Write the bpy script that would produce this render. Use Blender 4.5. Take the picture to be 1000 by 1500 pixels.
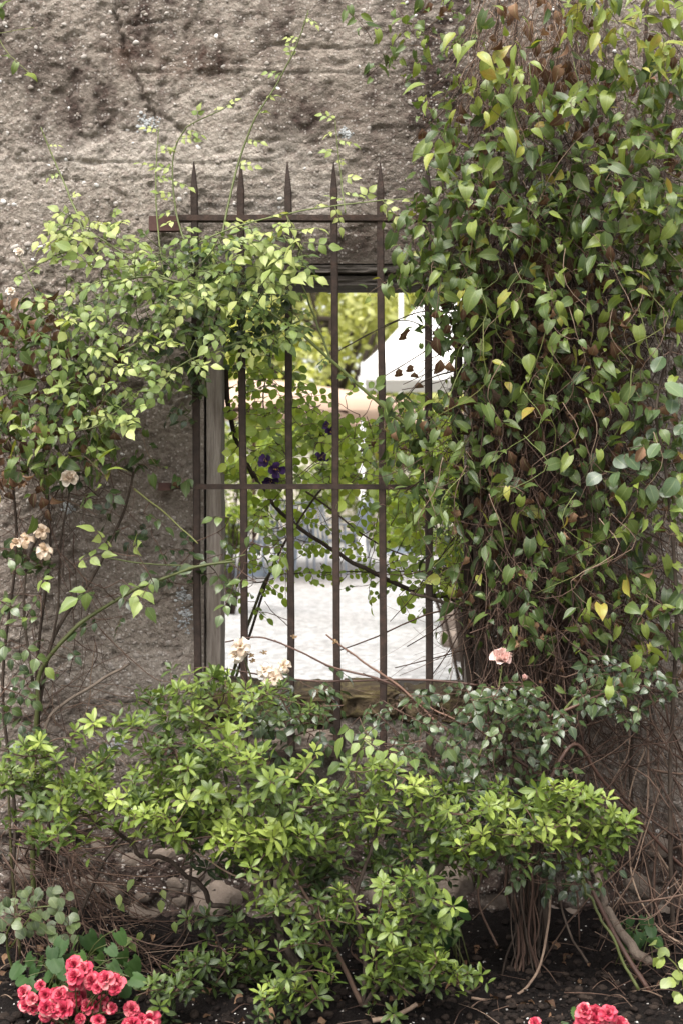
import bpy, math, random
import numpy as np
from mathutils import Vector, Matrix

for _o in list(bpy.data.objects):
    bpy.data.objects.remove(_o)
random.seed(11)
rng = np.random.default_rng(11)
sc = bpy.context.scene
COL = sc.collection

# ------------------------------------------------------------------ camera, sky, sun, exposure
S, D, HZ, CAMZ = 0.0018, 3.6, 700.0, 1.2      # metres per photo pixel on the wall, camera distance, horizon row, eye height
cam_d = bpy.data.cameras.new('camera')
cam = bpy.data.objects.new('camera', cam_d)
COL.objects.link(cam)
cam.location = (0, -D, CAMZ)
cam.rotation_euler = (math.radians(90), 0, 0)
cam_d.sensor_fit = 'VERTICAL'
cam_d.sensor_height = 36
cam_d.lens = 36 * D / (1500 * S)
cam_d.shift_y = -50 / 1500
cam_d.clip_start = 0.05
cam_d.clip_end = 2000
cam_d.dof.use_dof = True
cam_d.dof.focus_distance = D - 0.12
cam_d.dof.aperture_fstop = 5.0
sc.camera = cam

SUN_EL, SUN_AZ = math.radians(62), math.radians(205)    # bright overcast, light from above and behind the camera, a little left
world = bpy.data.worlds.new('World')
sc.world = world
world.use_nodes = True
wn, wl = world.node_tree.nodes, world.node_tree.links
wn.clear()
w_out = wn.new('ShaderNodeOutputWorld')
w_bg = wn.new('ShaderNodeBackground')
w_sky = wn.new('ShaderNodeTexSky')
w_sky.sky_type = 'NISHITA'
w_sky.sun_disc = False
w_sky.sun_elevation = SUN_EL
w_sky.sun_rotation = SUN_AZ
w_sky.dust_density = 4.0
w_sky.air_density = 1.0
w_hs = wn.new('ShaderNodeHueSaturation')
w_hs.inputs['Saturation'].default_value = 0.10
wl.new(w_sky.outputs[0], w_hs.inputs['Color'])
wl.new(w_hs.outputs[0], w_bg.inputs['Color'])
w_bg.inputs['Strength'].default_value = 0.15
wl.new(w_bg.outputs[0], w_out.inputs[0])

sun_d = bpy.data.lights.new('sun', 'SUN')
sun_d.energy = 1.5
sun_d.angle = math.radians(40)
sun_d.color = (1.0, 0.94, 0.84)
sun = bpy.data.objects.new('sun', sun_d)
COL.objects.link(sun)
_sd = Vector((math.sin(SUN_AZ) * math.cos(SUN_EL), math.cos(SUN_AZ) * math.cos(SUN_EL), math.sin(SUN_EL)))
sun.rotation_euler = _sd.to_track_quat('Z', 'Y').to_euler()
sun.location = _sd * 20

vs = sc.view_settings
vs.view_transform = 'Standard'
vs.look = 'None'
vs.gamma = 1.0
vs.exposure = 1.74
sc.cycles.max_bounces = 8
sc.cycles.use_denoising = True

# ------------------------------------------------------------------ helpers
def P(px, py, y=0.0):
    """photo pixel on the plane at depth y -> world point"""
    f = (D + y) / D
    return Vector(((px - 500) * S * f, y, CAMZ + (HZ - py) * S * f))

def srgb(r, g, b):
    f = lambda c: ((c / 255 + 0.055) / 1.055) ** 2.4 if c > 10 else c / 255 / 12.92
    return (f(r), f(g), f(b), 1.0)

def mesh_arrays(name, verts, faces, mat=None, smooth=True, uv=None, tint=None):
    """verts (n,3); faces: list of int arrays (m,3) / (m,4)"""
    if isinstance(faces, np.ndarray):
        faces = [faces]
    faces = [np.asarray(f, dtype=np.int32) for f in faces if len(f)]
    me = bpy.data.meshes.new(name)
    verts = np.asarray(verts, dtype=np.float32)
    me.vertices.add(len(verts))
    me.vertices.foreach_set('co', verts.ravel())
    loops = np.concatenate([f.ravel() for f in faces])
    cnt = np.concatenate([np.full(len(f), f.shape[1], dtype=np.int32) for f in faces])
    st = np.concatenate([[0], np.cumsum(cnt)[:-1]]).astype(np.int32)
    me.loops.add(len(loops))
    me.loops.foreach_set('vertex_index', loops)
    me.polygons.add(len(cnt))
    me.polygons.foreach_set('loop_start', st)
    me.polygons.foreach_set('loop_total', cnt)
    me.polygons.foreach_set('use_smooth', np.full(len(cnt), bool(smooth)))
    if uv is not None:
        l = me.uv_layers.new(name='UVMap')
        l.data.foreach_set('uv', np.asarray(uv, dtype=np.float32)[loops].ravel())
    if tint is not None:
        a = me.attributes.new('tint', 'FLOAT', 'POINT')
        a.data.foreach_set('value', np.asarray(tint, dtype=np.float32))
    me.update(calc_edges=True)
    me.validate()
    if mat:
        me.materials.append(mat)
    return me

def link(name, me, parent=None, kind=None, label=None, cat=None, group=None):
    o = bpy.data.objects.new(name, me)
    COL.objects.link(o)
    if parent is not None:
        o.parent = parent
    if kind:
        o['kind'] = kind
    if label:
        o['label'] = label
    if cat:
        o['category'] = cat
    if group:
        o['group'] = group
    return o

def empty(name, loc, label, cat, group=None):
    o = link(name, None, None, 'thing', label, cat, group)
    o.location = loc
    o.empty_display_size = 0.05
    return o

class Acc:
    """collects pieces of geometry for one mesh"""
    def __init__(self):
        self.v, self.f4, self.f3, self.t, self.n = [], [], [], [], 0
    def add(self, v, f4=None, f3=None, tint=0.0):
        v = np.asarray(v, dtype=np.float64)
        self.v.append(v)
        self.t.append(np.full(len(v), tint) if np.isscalar(tint) else np.asarray(tint))
        if f4 is not None and len(f4):
            self.f4.append(np.asarray(f4, dtype=np.int64) + self.n)
        if f3 is not None and len(f3):
            self.f3.append(np.asarray(f3, dtype=np.int64) + self.n)
        self.n += len(v)
    def mesh(self, name, mat, smooth=True, origin=None):
        v = np.concatenate(self.v)
        if origin is not None:
            v = v - np.array(origin)
        fs = []
        if self.f4: fs.append(np.concatenate(self.f4))
        if self.f3: fs.append(np.concatenate(self.f3))
        return mesh_arrays(name, v, fs, mat, smooth, None, np.concatenate(self.t))

def smooth_path(pts, n):
    """Catmull-Rom through the points (any width of row)"""
    p = np.asarray([list(q) for q in pts], dtype=float)
    if len(p) == 2:
        t = np.linspace(0, 1, n)[:, None]
        return p[0] * (1 - t) + p[1] * t
    q = np.vstack([2 * p[0] - p[1], p, 2 * p[-1] - p[-2]])
    u = np.linspace(0, len(p) - 1 - 1e-9, n)
    i = u.astype(int)
    t = (u - i)[:, None]
    a, b, c, d = q[i], q[i + 1], q[i + 2], q[i + 3]
    return 0.5 * ((2 * b) + (-a + c) * t + (2 * a - 5 * b + 4 * c - d) * t ** 2 + (-a + 3 * b - 3 * c + d) * t ** 3)

def tube(path, rad, sides=5):
    path = np.asarray(path, dtype=float)
    n = len(path)
    rad = np.full(n, rad) if np.isscalar(rad) else np.asarray(rad)
    tg = np.gradient(path, axis=0)
    tg /= np.linalg.norm(tg, axis=1)[:, None] + 1e-12
    ref = np.array([0.31, 0.87, 0.38])
    u = np.cross(tg, ref)
    u /= np.linalg.norm(u, axis=1)[:, None] + 1e-9
    w = np.cross(tg, u)
    a = np.linspace(0, 2 * math.pi, sides, endpoint=False)
    v = path[:, None, :] + rad[:, None, None] * (np.cos(a)[None, :, None] * u[:, None, :] + np.sin(a)[None, :, None] * w[:, None, :])
    v = v.reshape(-1, 3)
    i = np.arange(n - 1)[:, None] * sides
    j = np.arange(sides)[None, :]
    k = (j + 1) % sides
    f = np.stack([i + j, i + k, i + sides + k, i + sides + j], axis=-1).reshape(-1, 4)
    caps = np.array([[0, m + 1, m] for m in range(1, sides - 1)] + [[(n - 1) * sides, (n - 1) * sides + m, (n - 1) * sides + m + 1] for m in range(1, sides - 1)])
    return v, f, caps

def box(x0, x1, y0, y1, z0, z1):
    v = [(x0, y0, z0), (x1, y0, z0), (x1, y1, z0), (x0, y1, z0), (x0, y0, z1), (x1, y0, z1), (x1, y1, z1), (x0, y1, z1)]
    f = [(0, 3, 2, 1), (4, 5, 6, 7), (0, 1, 5, 4), (1, 2, 6, 5), (2, 3, 7, 6), (3, 0, 4, 7)]
    return np.array(v, dtype=float), np.array(f)

def _hash(i, j, s):
    h = (i.astype(np.int64) * 374761393 + j.astype(np.int64) * 668265263 + s * 974711) & 0x7fffffff
    h = ((h ^ (h >> 13)) * 1274126177) & 0x7fffffff
    return ((h ^ (h >> 16)) & 0xffff) / 65535.0

def vnoise(x, y, s=0):
    i, j = np.floor(x), np.floor(y)
    u, v = x - i, y - j
    u, v = u * u * (3 - 2 * u), v * v * (3 - 2 * v)
    a, b, c, d = _hash(i, j, s), _hash(i + 1, j, s), _hash(i, j + 1, s), _hash(i + 1, j + 1, s)
    return (a * (1 - u) + b * u) * (1 - v) + (c * (1 - u) + d * u) * v

def fbm(x, y, o=4, s=0):
    r, a, t = 0.0, 0.5, 0.0
    for k in range(o):
        r = r + a * vnoise(x * 2 ** k, y * 2 ** k, s + k * 7)
        t += a
        a *= 0.5
    return r / t

def ico(sub=1):
    t = (1 + 5 ** 0.5) / 2
    v = [(-1, t, 0), (1, t, 0), (-1, -t, 0), (1, -t, 0), (0, -1, t), (0, 1, t), (0, -1, -t), (0, 1, -t), (t, 0, -1), (t, 0, 1), (-t, 0, -1), (-t, 0, 1)]
    f = [(0, 11, 5), (0, 5, 1), (0, 1, 7), (0, 7, 10), (0, 10, 11), (1, 5, 9), (5, 11, 4), (11, 10, 2), (10, 7, 6), (7, 1, 8), (3, 9, 4), (3, 4, 2), (3, 2, 6), (3, 6, 8), (3, 8, 9), (4, 9, 5), (2, 4, 11), (6, 2, 10), (8, 6, 7), (9, 8, 1)]
    v = [np.array(q) / np.linalg.norm(q) for q in v]
    for _ in range(sub):
        g, mid = [], {}
        def m(a, b):
            k = (min(a, b), max(a, b))
            if k not in mid:
                q = v[a] + v[b]
                v.append(q / np.linalg.norm(q))
                mid[k] = len(v) - 1
            return mid[k]
        for a, b, c in f:
            x, y, z = m(a, b), m(b, c), m(c, a)
            g += [(a, x, z), (b, y, x), (c, z, y), (x, y, z)]
        f = g
    return np.array(v), np.array(f)
ICO0, ICO1, ICO2, ICO4 = ico(0), ico(1), ico(2), ico(4)

def rock(sub, seed, rough=0.22):
    v, f = {0: ICO0, 1: ICO1, 2: ICO2}[sub]
    r = np.random.default_rng(seed)
    k = r.normal(size=(6, 3))
    k /= np.linalg.norm(k, axis=1)[:, None]
    c = r.uniform(0.55, 0.95, 6)
    d = np.ones(len(v))
    for q, m in zip(k, c):                       # chop facets, then soften
        dot = v @ q
        d = np.minimum(d, np.where(dot > m, m / np.maximum(dot, 1e-3), 1.0))
    d = d * (1 + rough * r.uniform(-0.25, 0.25, len(v)))
    return v * d[:, None], f

# ------------------------------------------------------------------ materials
def nt(name):
    m = bpy.data.materials.new(name)
    m.use_nodes = True
    t = m.node_tree
    t.nodes.clear()
    return m, t.nodes, t.links

GAIN = 0.76
def scaled(stops, g):
    return [(p, tuple(c * g for c in q[:3])) for p, q in stops]

def ramp(n, stops, interp='LINEAR'):
    r = n.new('ShaderNodeValToRGB')
    r.color_ramp.interpolation = interp
    e = r.color_ramp.elements
    while len(e) < len(stops):
        e.new(0.5)
    for k, (p, c) in enumerate(stops):
        e[k].position = p
        e[k].color = c if len(c) == 4 else (*c, 1)
    return r

def tint_value(n, l):
    a = n.new('ShaderNodeAttribute'); a.attribute_type = 'GEOMETRY'; a.attribute_name = 'tint'
    b = n.new('ShaderNodeAttribute'); b.attribute_type = 'OBJECT'; b.attribute_name = 'tint'
    s = n.new('ShaderNodeMath'); s.operation = 'ADD'
    l.new(a.outputs['Fac'], s.inputs[0]); l.new(b.outputs['Fac'], s.inputs[1])
    return s.outputs[0]

def noise_tex(n, l, scale, detail=4, rough=0.55, vec=None):
    t = n.new('ShaderNodeTexNoise')
    t.inputs['Scale'].default_value = scale
    t.inputs['Detail'].default_value = detail
    t.inputs['Roughness'].default_value = rough
    if vec is not None:
        l.new(vec, t.inputs['Vector'])
    return t

def mixc(n, l, fac, a, b, mode='MIX'):
    m = n.new('ShaderNodeMix'); m.data_type = 'RGBA'; m.blend_type = mode
    for s, v in ((m.inputs[0], fac), (m.inputs[6], a), (m.inputs[7], b)):
        if hasattr(v, 'is_linked') or isinstance(v, bpy.types.NodeSocket):
            l.new(v, s)
        else:
            s.default_value = v if not isinstance(v, tuple) or len(v) == 4 else (*v, 1)
    return m.outputs[2]

def math_n(n, l, op, a, b=None, clamp=False):
    m = n.new('ShaderNodeMath'); m.operation = op; m.use_clamp = clamp
    for k, v in enumerate((a, b)):
        if v is None: continue
        if isinstance(v, bpy.types.NodeSocket): l.new(v, m.inputs[k])
        else: m.inputs[k].default_value = v
    return m.outputs[0]

def leaf_mat(name, stops, rough=0.42, trans=0.28, spec=0.5, vein=0.25, tcol=(1.25, 1.25, 0.55), spots=0.0, gain=GAIN):
    """leaf: colour by tint, mottling, pale midrib and side veins, light shining through"""
    m, n, l = nt(name)
    out = n.new('ShaderNodeOutputMaterial')
    tv = tint_value(n, l)
    r = ramp(n, scaled(stops, gain))
    geo = n.new('ShaderNodeNewGeometry')
    ns = noise_tex(n, l, 55, 3, 0.6, geo.outputs['Position'])
    tv2 = math_n(n, l, 'ADD', tv, math_n(n, l, 'MULTIPLY', math_n(n, l, 'SUBTRACT', ns.outputs[0], 0.5), 0.22))
    l.new(tv2, r.inputs[0])
    uv = n.new('ShaderNodeUVMap'); uv.uv_map = 'UVMap'
    sep = n.new('ShaderNodeSeparateXYZ'); l.new(uv.outputs[0], sep.inputs[0])
    ax = math_n(n, l, 'ABSOLUTE', math_n(n, l, 'SUBTRACT', sep.outputs[0], 0.5))
    mid = math_n(n, l, 'SUBTRACT', 1.0, math_n(n, l, 'MULTIPLY', ax, 14.0), True)
    sv = math_n(n, l, 'SUBTRACT', math_n(n, l, 'MULTIPLY', sep.outputs[1], 7.0), math_n(n, l, 'MULTIPLY', ax, 5.0))
    fr = math_n(n, l, 'ABSOLUTE', math_n(n, l, 'SUBTRACT', math_n(n, l, 'FRACT', sv), 0.5))
    side = math_n(n, l, 'SUBTRACT', 1.0, math_n(n, l, 'MULTIPLY', fr, 9.0), True)
    vm = math_n(n, l, 'MULTIPLY', math_n(n, l, 'MAXIMUM', mid, math_n(n, l, 'MULTIPLY', side, 0.45)), vein)
    col = mixc(n, l, vm, r.outputs[0], mixc(n, l, 0.55, r.outputs[0], (0.45, 0.5, 0.25, 1)))
    ed = math_n(n, l, 'MULTIPLY', math_n(n, l, 'SUBTRACT', math_n(n, l, 'MULTIPLY', math_n(n, l, 'ABSOLUTE', math_n(n, l, 'SUBTRACT', sep.outputs[0], 0.5)), 5.0), 1.75, True), math_n(n, l, 'SUBTRACT', math_n(n, l, 'MULTIPLY', noise_tex(n, l, 23, 2, 0.5, geo.outputs['Position']).outputs[0], 5.0), 2.5, True), True)
    col = mixc(n, l, math_n(n, l, 'MULTIPLY', ed, 0.55), col, (.13, .085, .03, 1))
    if spots:
        n2 = noise_tex(n, l, 210, 2, 0.5, geo.outputs['Position'])
        sp = ramp(n, [(0.62, (0, 0, 0, 1)), (0.7, (1, 1, 1, 1))]); l.new(n2.outputs[0], sp.inputs[0])
        col = mixc(n, l, math_n(n, l, 'MULTIPLY', sp.outputs[0], spots), col, (0.10, 0.065, 0.03, 1))
    p = n.new('ShaderNodeBsdfPrincipled')
    l.new(col, p.inputs['Base Color'])
    p.inputs['Roughness'].default_value = rough
    p.inputs['Specular IOR Level'].default_value = spec
    bmp = n.new('ShaderNodeBump'); bmp.inputs['Strength'].default_value = 0.35; bmp.inputs['Distance'].default_value = 0.002
    l.new(math_n(n, l, 'ADD', math_n(n, l, 'MULTIPLY', vm, -1.0), math_n(n, l, 'MULTIPLY', ns.outputs[0], 0.6)), bmp.inputs['Height'])
    l.new(bmp.outputs[0], p.inputs['Normal'])
    tr = n.new('ShaderNodeBsdfTranslucent')
    tc = mixc(n, l, 1.0, col, (*tcol, 1), 'MULTIPLY')
    l.new(tc, tr.inputs['Color'])
    mx = n.new('ShaderNodeMixShader'); mx.inputs[0].default_value = trans
    l.new(p.outputs[0], mx.inputs[1]); l.new(tr.outputs[0], mx.inputs[2])
    l.new(mx.outputs[0], out.inputs[0])
    return m

def plain_mat(name, stops, rough=0.8, spec=0.3, scale=30, bump=0.3, bdist=0.003, mottle=0.35, metal=0.0, detail=5, trans=0.0, stretch=None, gain=GAIN):
    """tint + noise through a colour ramp, with fine relief"""
    m, n, l = nt(name)
    out = n.new('ShaderNodeOutputMaterial')
    geo = n.new('ShaderNodeNewGeometry')
    vec = geo.outputs['Position']
    if stretch:
        mp = n.new('ShaderNodeMapping'); mp.inputs['Scale'].default_value = stretch
        l.new(vec, mp.inputs[0]); vec = mp.outputs[0]
    ns = noise_tex(n, l, scale, detail, 0.6, vec)
    tv = tint_value(n, l)
    v = math_n(n, l, 'ADD', tv, math_n(n, l, 'MULTIPLY', math_n(n, l, 'SUBTRACT', ns.outputs[0], 0.5), mottle * 2))
    r = ramp(n, scaled(stops, gain)); l.new(v, r.inputs[0])
    p = n.new('ShaderNodeBsdfPrincipled')
    l.new(r.outputs[0], p.inputs['Base Color'])
    p.inputs['Roughness'].default_value = rough
    p.inputs['Specular IOR Level'].default_value = spec
    p.inputs['Metallic'].default_value = metal
    if bump:
        n2 = noise_tex(n, l, scale * 3.1, 4, 0.65, vec)
        b = n.new('ShaderNodeBump'); b.inputs['Strength'].default_value = bump; b.inputs['Distance'].default_value = bdist
        l.new(n2.outputs[0], b.inputs['Height']); l.new(b.outputs[0], p.inputs['Normal'])
    if trans:
        tr = n.new('ShaderNodeBsdfTranslucent'); l.new(r.outputs[0], tr.inputs['Color'])
        mx = n.new('ShaderNodeMixShader'); mx.inputs[0].default_value = trans
        l.new(p.outputs[0], mx.inputs[1]); l.new(tr.outputs[0], mx.inputs[2]); l.new(mx.outputs[0], out.inputs[0])
    else:
        l.new(p.outputs[0], out.inputs[0])
    return m

M = {}
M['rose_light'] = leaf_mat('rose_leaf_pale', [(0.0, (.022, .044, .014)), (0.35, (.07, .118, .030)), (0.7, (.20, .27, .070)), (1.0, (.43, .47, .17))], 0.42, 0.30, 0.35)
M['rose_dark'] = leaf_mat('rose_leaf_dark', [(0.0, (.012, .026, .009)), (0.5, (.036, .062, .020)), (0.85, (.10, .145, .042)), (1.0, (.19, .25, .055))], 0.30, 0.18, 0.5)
M['vine'] = leaf_mat('vine_leaf', [(0.0, (.018, .034, .009)), (0.4, (.052, .088, .022)), (0.7, (.110, .160, .038)), (0.87, (.20, .25, .040)), (0.95, (.33, .32, .06)), (1.0, (.36, .26, .06))], 0.40, 0.28, 0.38, 0.22, spots=0.35)
M['azalea'] = leaf_mat('azalea_leaf', [(0.0, (.018, .036, .008)), (0.4, (.06, .102, .016)), (0.75, (.16, .225, .034)), (1.0, (.31, .38, .08))], 0.40, 0.28, 0.4, 0.3)
M['round'] = leaf_mat('round_leaf', [(0.0, (.03, .055, .026)), (0.5, (.070, .115, .05)), (1.0, (.15, .21, .10))], 0.36, 0.2, 0.5, 0.25, spots=0.3)
M['small_round'] = leaf_mat('small_oval_leaf', [(0.0, (.03, .05, .018)), (0.5, (.085, .12, .04)), (0.85, (.17, .21, .09)), (1.0, (.26, .32, .07))], 0.42, 0.22, 0.5, 0.2)
M['lobed'] = leaf_mat('lobed_leaf', [(0.0, (.012, .032, .010)), (0.6, (.04, .085, .022)), (1.0, (.085, .15, .030))], 0.55, 0.25, 0.22, 0.03)
M['back_leaf'] = leaf_mat('courtyard_leaf', [(0.0, (.07, .11, .015)), (0.5, (.17, .24, .035)), (1.0, (.32, .38, .06))], 0.45, 0.5, 0.4, 0.2, gain=.9)
M['dry'] = leaf_mat('dry_leaf', [(0.0, (.035, .018, .012)), (0.5, (.13, .065, .038)), (1.0, (.32, .19, .115))], 0.75, 0.2, 0.2, 0.3, (1.1, 0.9, 0.7))
M['tree_leaf'] = leaf_mat('tree_leaf', [(0.0, (.26, .27, .09)), (0.5, (.40, .41, .15)), (1.0, (.54, .53, .25))], 0.5, 0.45, 0.3, 0.0, gain=1.0)
M['twig'] = plain_mat('brown_twig', [(0.0, (.024, .013, .010)), (0.45, (.086, .050, .036)), (0.8, (.17, .11, .08)), (1.0, (.30, .215, .155))], 0.8, 0.25, 60, 0.3, 0.001, 0.25)
M['green_stem'] = plain_mat('green_cane', [(0.0, (.05, .030, .016)), (0.4, (.075, .085, .025)), (0.8, (.13, .16, .04)), (1.0, (.22, .22, .07))], 0.5, 0.4, 40, 0.15, 0.001, 0.2)
M['red_stem'] = plain_mat('reddish_cane', [(0.0, (.03, .017, .012)), (0.5, (.085, .042, .030)), (1.0, (.22, .12, .08))], 0.55, 0.4, 40, 0.2, 0.001, 0.3)
M['bark'] = plain_mat('bark', [(0.0, (.012, .009, .007)), (0.45, (.055, .04, .031)), (1.0, (.19, .15, .12))], 0.9, 0.15, 45, 0.8, 0.006, 0.45, stretch=(1, 1, 0.25))
M['iron'] = plain_mat('rusty_iron', [(0.0, (.012, .008, .007)), (0.42, (.038, .026, .021)), (0.7, (.074, .044, .034)), (1.0, (.18, .09, .055))], 0.8, 0.2, 38, 0.8, 0.003, 0.5)
M['iron_dark'] = plain_mat('iron_bracket', [(0.0, (.03, .015, .013)), (0.5, (.085, .040, .034)), (1.0, (.16, .08, .06))], 0.8, 0.3, 45, 0.5, 0.002, 0.4)
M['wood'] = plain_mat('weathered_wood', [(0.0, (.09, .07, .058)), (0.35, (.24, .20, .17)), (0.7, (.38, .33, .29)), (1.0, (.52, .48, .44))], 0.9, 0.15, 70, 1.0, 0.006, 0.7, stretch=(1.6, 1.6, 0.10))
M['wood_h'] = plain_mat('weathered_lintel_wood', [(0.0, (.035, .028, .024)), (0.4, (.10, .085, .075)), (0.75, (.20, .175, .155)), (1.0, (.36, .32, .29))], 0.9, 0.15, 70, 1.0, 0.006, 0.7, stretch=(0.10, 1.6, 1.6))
M['moss_stone'] = plain_mat('mossy_sill', [(0.0, (.03, .024, .016)), (0.4, (.085, .062, .04)), (0.65, (.12, .095, .045)), (1.0, (.22, .18, .12))], 0.95, 0.1, 20, 0.9, 0.008, 0.5)
M['stone'] = plain_mat('wall_stone', [(0.0, (.08, .06, .05)), (0.35, (.17, .135, .11)), (0.65, (.26, .205, .17)), (1.0, (.42, .37, .33))], 0.9, 0.2, 22, 0.8, 0.006, 0.35)
M['pebble'] = plain_mat('pebble', [(0.0, (.10, .08, .065)), (0.4, (.25, .21, .18)), (0.75, (.40, .36, .33)), (1.0, (.60, .585, .57))], 0.75, 0.35, 90, 0.4, 0.002, 0.22)
M['clod'] = plain_mat('soil_clod', [(0.0, (.006, .004, .0035)), (0.5, (.017, .012, .010)), (0.8, (.045, .032, .025)), (1.0, (.10, .075, .06))], 0.95, 0.15, 80, 0.7, 0.004, 0.3)
M['perlite'] = plain_mat('pale_grit', [(0.0, (.22, .19, .17)), (1.0, (.62, .60, .57))], 0.9, 0.2, 90, 0.3, 0.002, 0.3)
M['rose_petal'] = plain_mat('pale_rose_petal', [(0.0, (.72, .36, .33)), (0.5, (.80, .55, .50)), (1.0, (.86, .76, .70))], 0.6, 0.25, 60, 0.15, 0.001, 0.1, trans=0.3, gain=.95)
M['white_petal'] = plain_mat('wilted_petal', [(0.0, (.42, .28, .17)), (0.5, (.68, .55, .43)), (1.0, (.84, .78, .70))], 0.7, 0.2, 90, 0.3, 0.002, 0.3, trans=0.3, gain=.95)
M['purple_petal'] = plain_mat('purple_petal', [(0.0, (.010, .004, .020)), (0.5, (.028, .010, .055)), (1.0, (.07, .028, .13))], 0.6, 0.25, 60, 0.2, 0.001, 0.2, trans=0.1)
M['pink_petal'] = plain_mat('coral_pink_petal', [(0.0, (.36, .015, .04)), (0.45, (.62, .05, .105)), (0.8, (.78, .17, .21)), (1.0, (.86, .40, .38))], 0.55, 0.3, 60, 0.1, 0.001, 0.2, trans=0.3)
M['stamen'] = plain_mat('stamen', [(0.0, (.22, .10, .03)), (0.6, (.45, .27, .09)), (1.0, (.62, .48, .16))], 0.8, 0.2, 90, 0.1, 0.001, 0.3)
M['bud_green'] = plain_mat('green_sepal', [(0.0, (.05, .08, .02)), (1.0, (.22, .27, .07))], 0.6, 0.3, 90, 0.1, 0.001, 0.3)
M['lichen'] = plain_mat('pale_lichen', [(0.0, (.22, .22, .22)), (1.0, (.50, .51, .52))], 0.95, 0.1, 90, 0.8, 0.004, 0.4)
M['canvas'] = plain_mat('tan_canvas', [(0.0, (.44, .31, .23)), (1.0, (.58, .44, .34))], 0.9, 0.1, 3, 0.1, 0.01, 0.2, trans=0.35, gain=1.0)
M['white_canvas'] = plain_mat('white_canvas', [(0.0, (.72, .71, .69)), (1.0, (.84, .83, .82))], 0.85, 0.15, 2, 0.05, 0.01, 0.2, trans=0.3, gain=1.0)
M['umb_wood'] = plain_mat('umbrella_wood', [(0.0, (.05, .022, .015)), (1.0, (.16, .075, .05))], 0.6, 0.3, 10, 0.1, 0.002, 0.3)
M['grey_metal'] = plain_mat('grey_blue_paint', [(0.0, (.16, .19, .23)), (1.0, (.28, .31, .36))], 0.5, 0.4, 8, 0.05, 0.002, 0.2, gain=1.0)
M['render_wall'] = plain_mat('cream_render', [(0.0, (.52, .47, .40)), (1.0, (.68, .63, .55))], 0.95, 0.1, 1.5, 0.3, 0.01, 0.3, gain=1.0)
M['table_top'] = plain_mat('grey_table', [(0.0, (.30, .30, .31)), (1.0, (.45, .45, .46))], 0.6, 0.3, 5, 0.05, 0.002, 0.2, gain=1.0)

def gravel_mat():
    m, n, l = nt('white_gravel')
    out = n.new('ShaderNodeOutputMaterial'); p = n.new('ShaderNodeBsdfPrincipled')
    geo = n.new('ShaderNodeNewGeometry')
    vo = n.new('ShaderNodeTexVoronoi'); vo.inputs['Scale'].default_value = 24; l.new(geo.outputs['Position'], vo.inputs['Vector'])
    big = noise_tex(n, l, 0.7, 4, 0.6, geo.outputs['Position'])
    r = ramp(n, [(0.0, (.15, .147, .145)), (0.6, (.26, .257, .255)), (1.0, (.37, .367, .365))]); l.new(vo.outputs['Color'], r.inputs[0])
    r2 = ramp(n, [(0.3, (.78, .76, .74)), (0.7, (1, 1, 1))]); l.new(big.outputs[0], r2.inputs[0])
    l.new(mixc(n, l, 1.0, r.outputs[0], r2.outputs[0], 'MULTIPLY'), p.inputs['Base Color'])
    p.inputs['Roughness'].default_value = 0.9
    b = n.new('ShaderNodeBump'); b.inputs['Strength'].default_value = 0.9; b.inputs['Distance'].default_value = 0.012
    l.new(vo.outputs['Distance'], b.inputs['Height']); l.new(b.outputs[0], p.inputs['Normal'])
    l.new(p.outputs[0], out.inputs[0])
    return m
M['gravel'] = gravel_mat()
M['soil'] = plain_mat('dark_soil', [(0.0, (.006, .004, .0035)), (0.45, (.014, .010, .008)), (0.75, (.032, .024, .019)), (1.0, (.07, .055, .045))], 0.95, 0.15, 35, 1.0, 0.01, 0.5)
M['path'] = plain_mat('pale_bounce_path', [(0.0, (.22, .20, .17)), (1.0, (.38, .35, .31))], 0.95, 0.15, 12, 0.6, 0.01, 0.4, gain=1.0)  # pale surface for the added path that bounces light
M['lawn'] = plain_mat('lawn', [(0.0, (.03, .06, .012)), (1.0, (.09, .14, .03))], 0.9, 0.2, 3, 0.8, 0.03, 0.5, gain=1.0)

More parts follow.
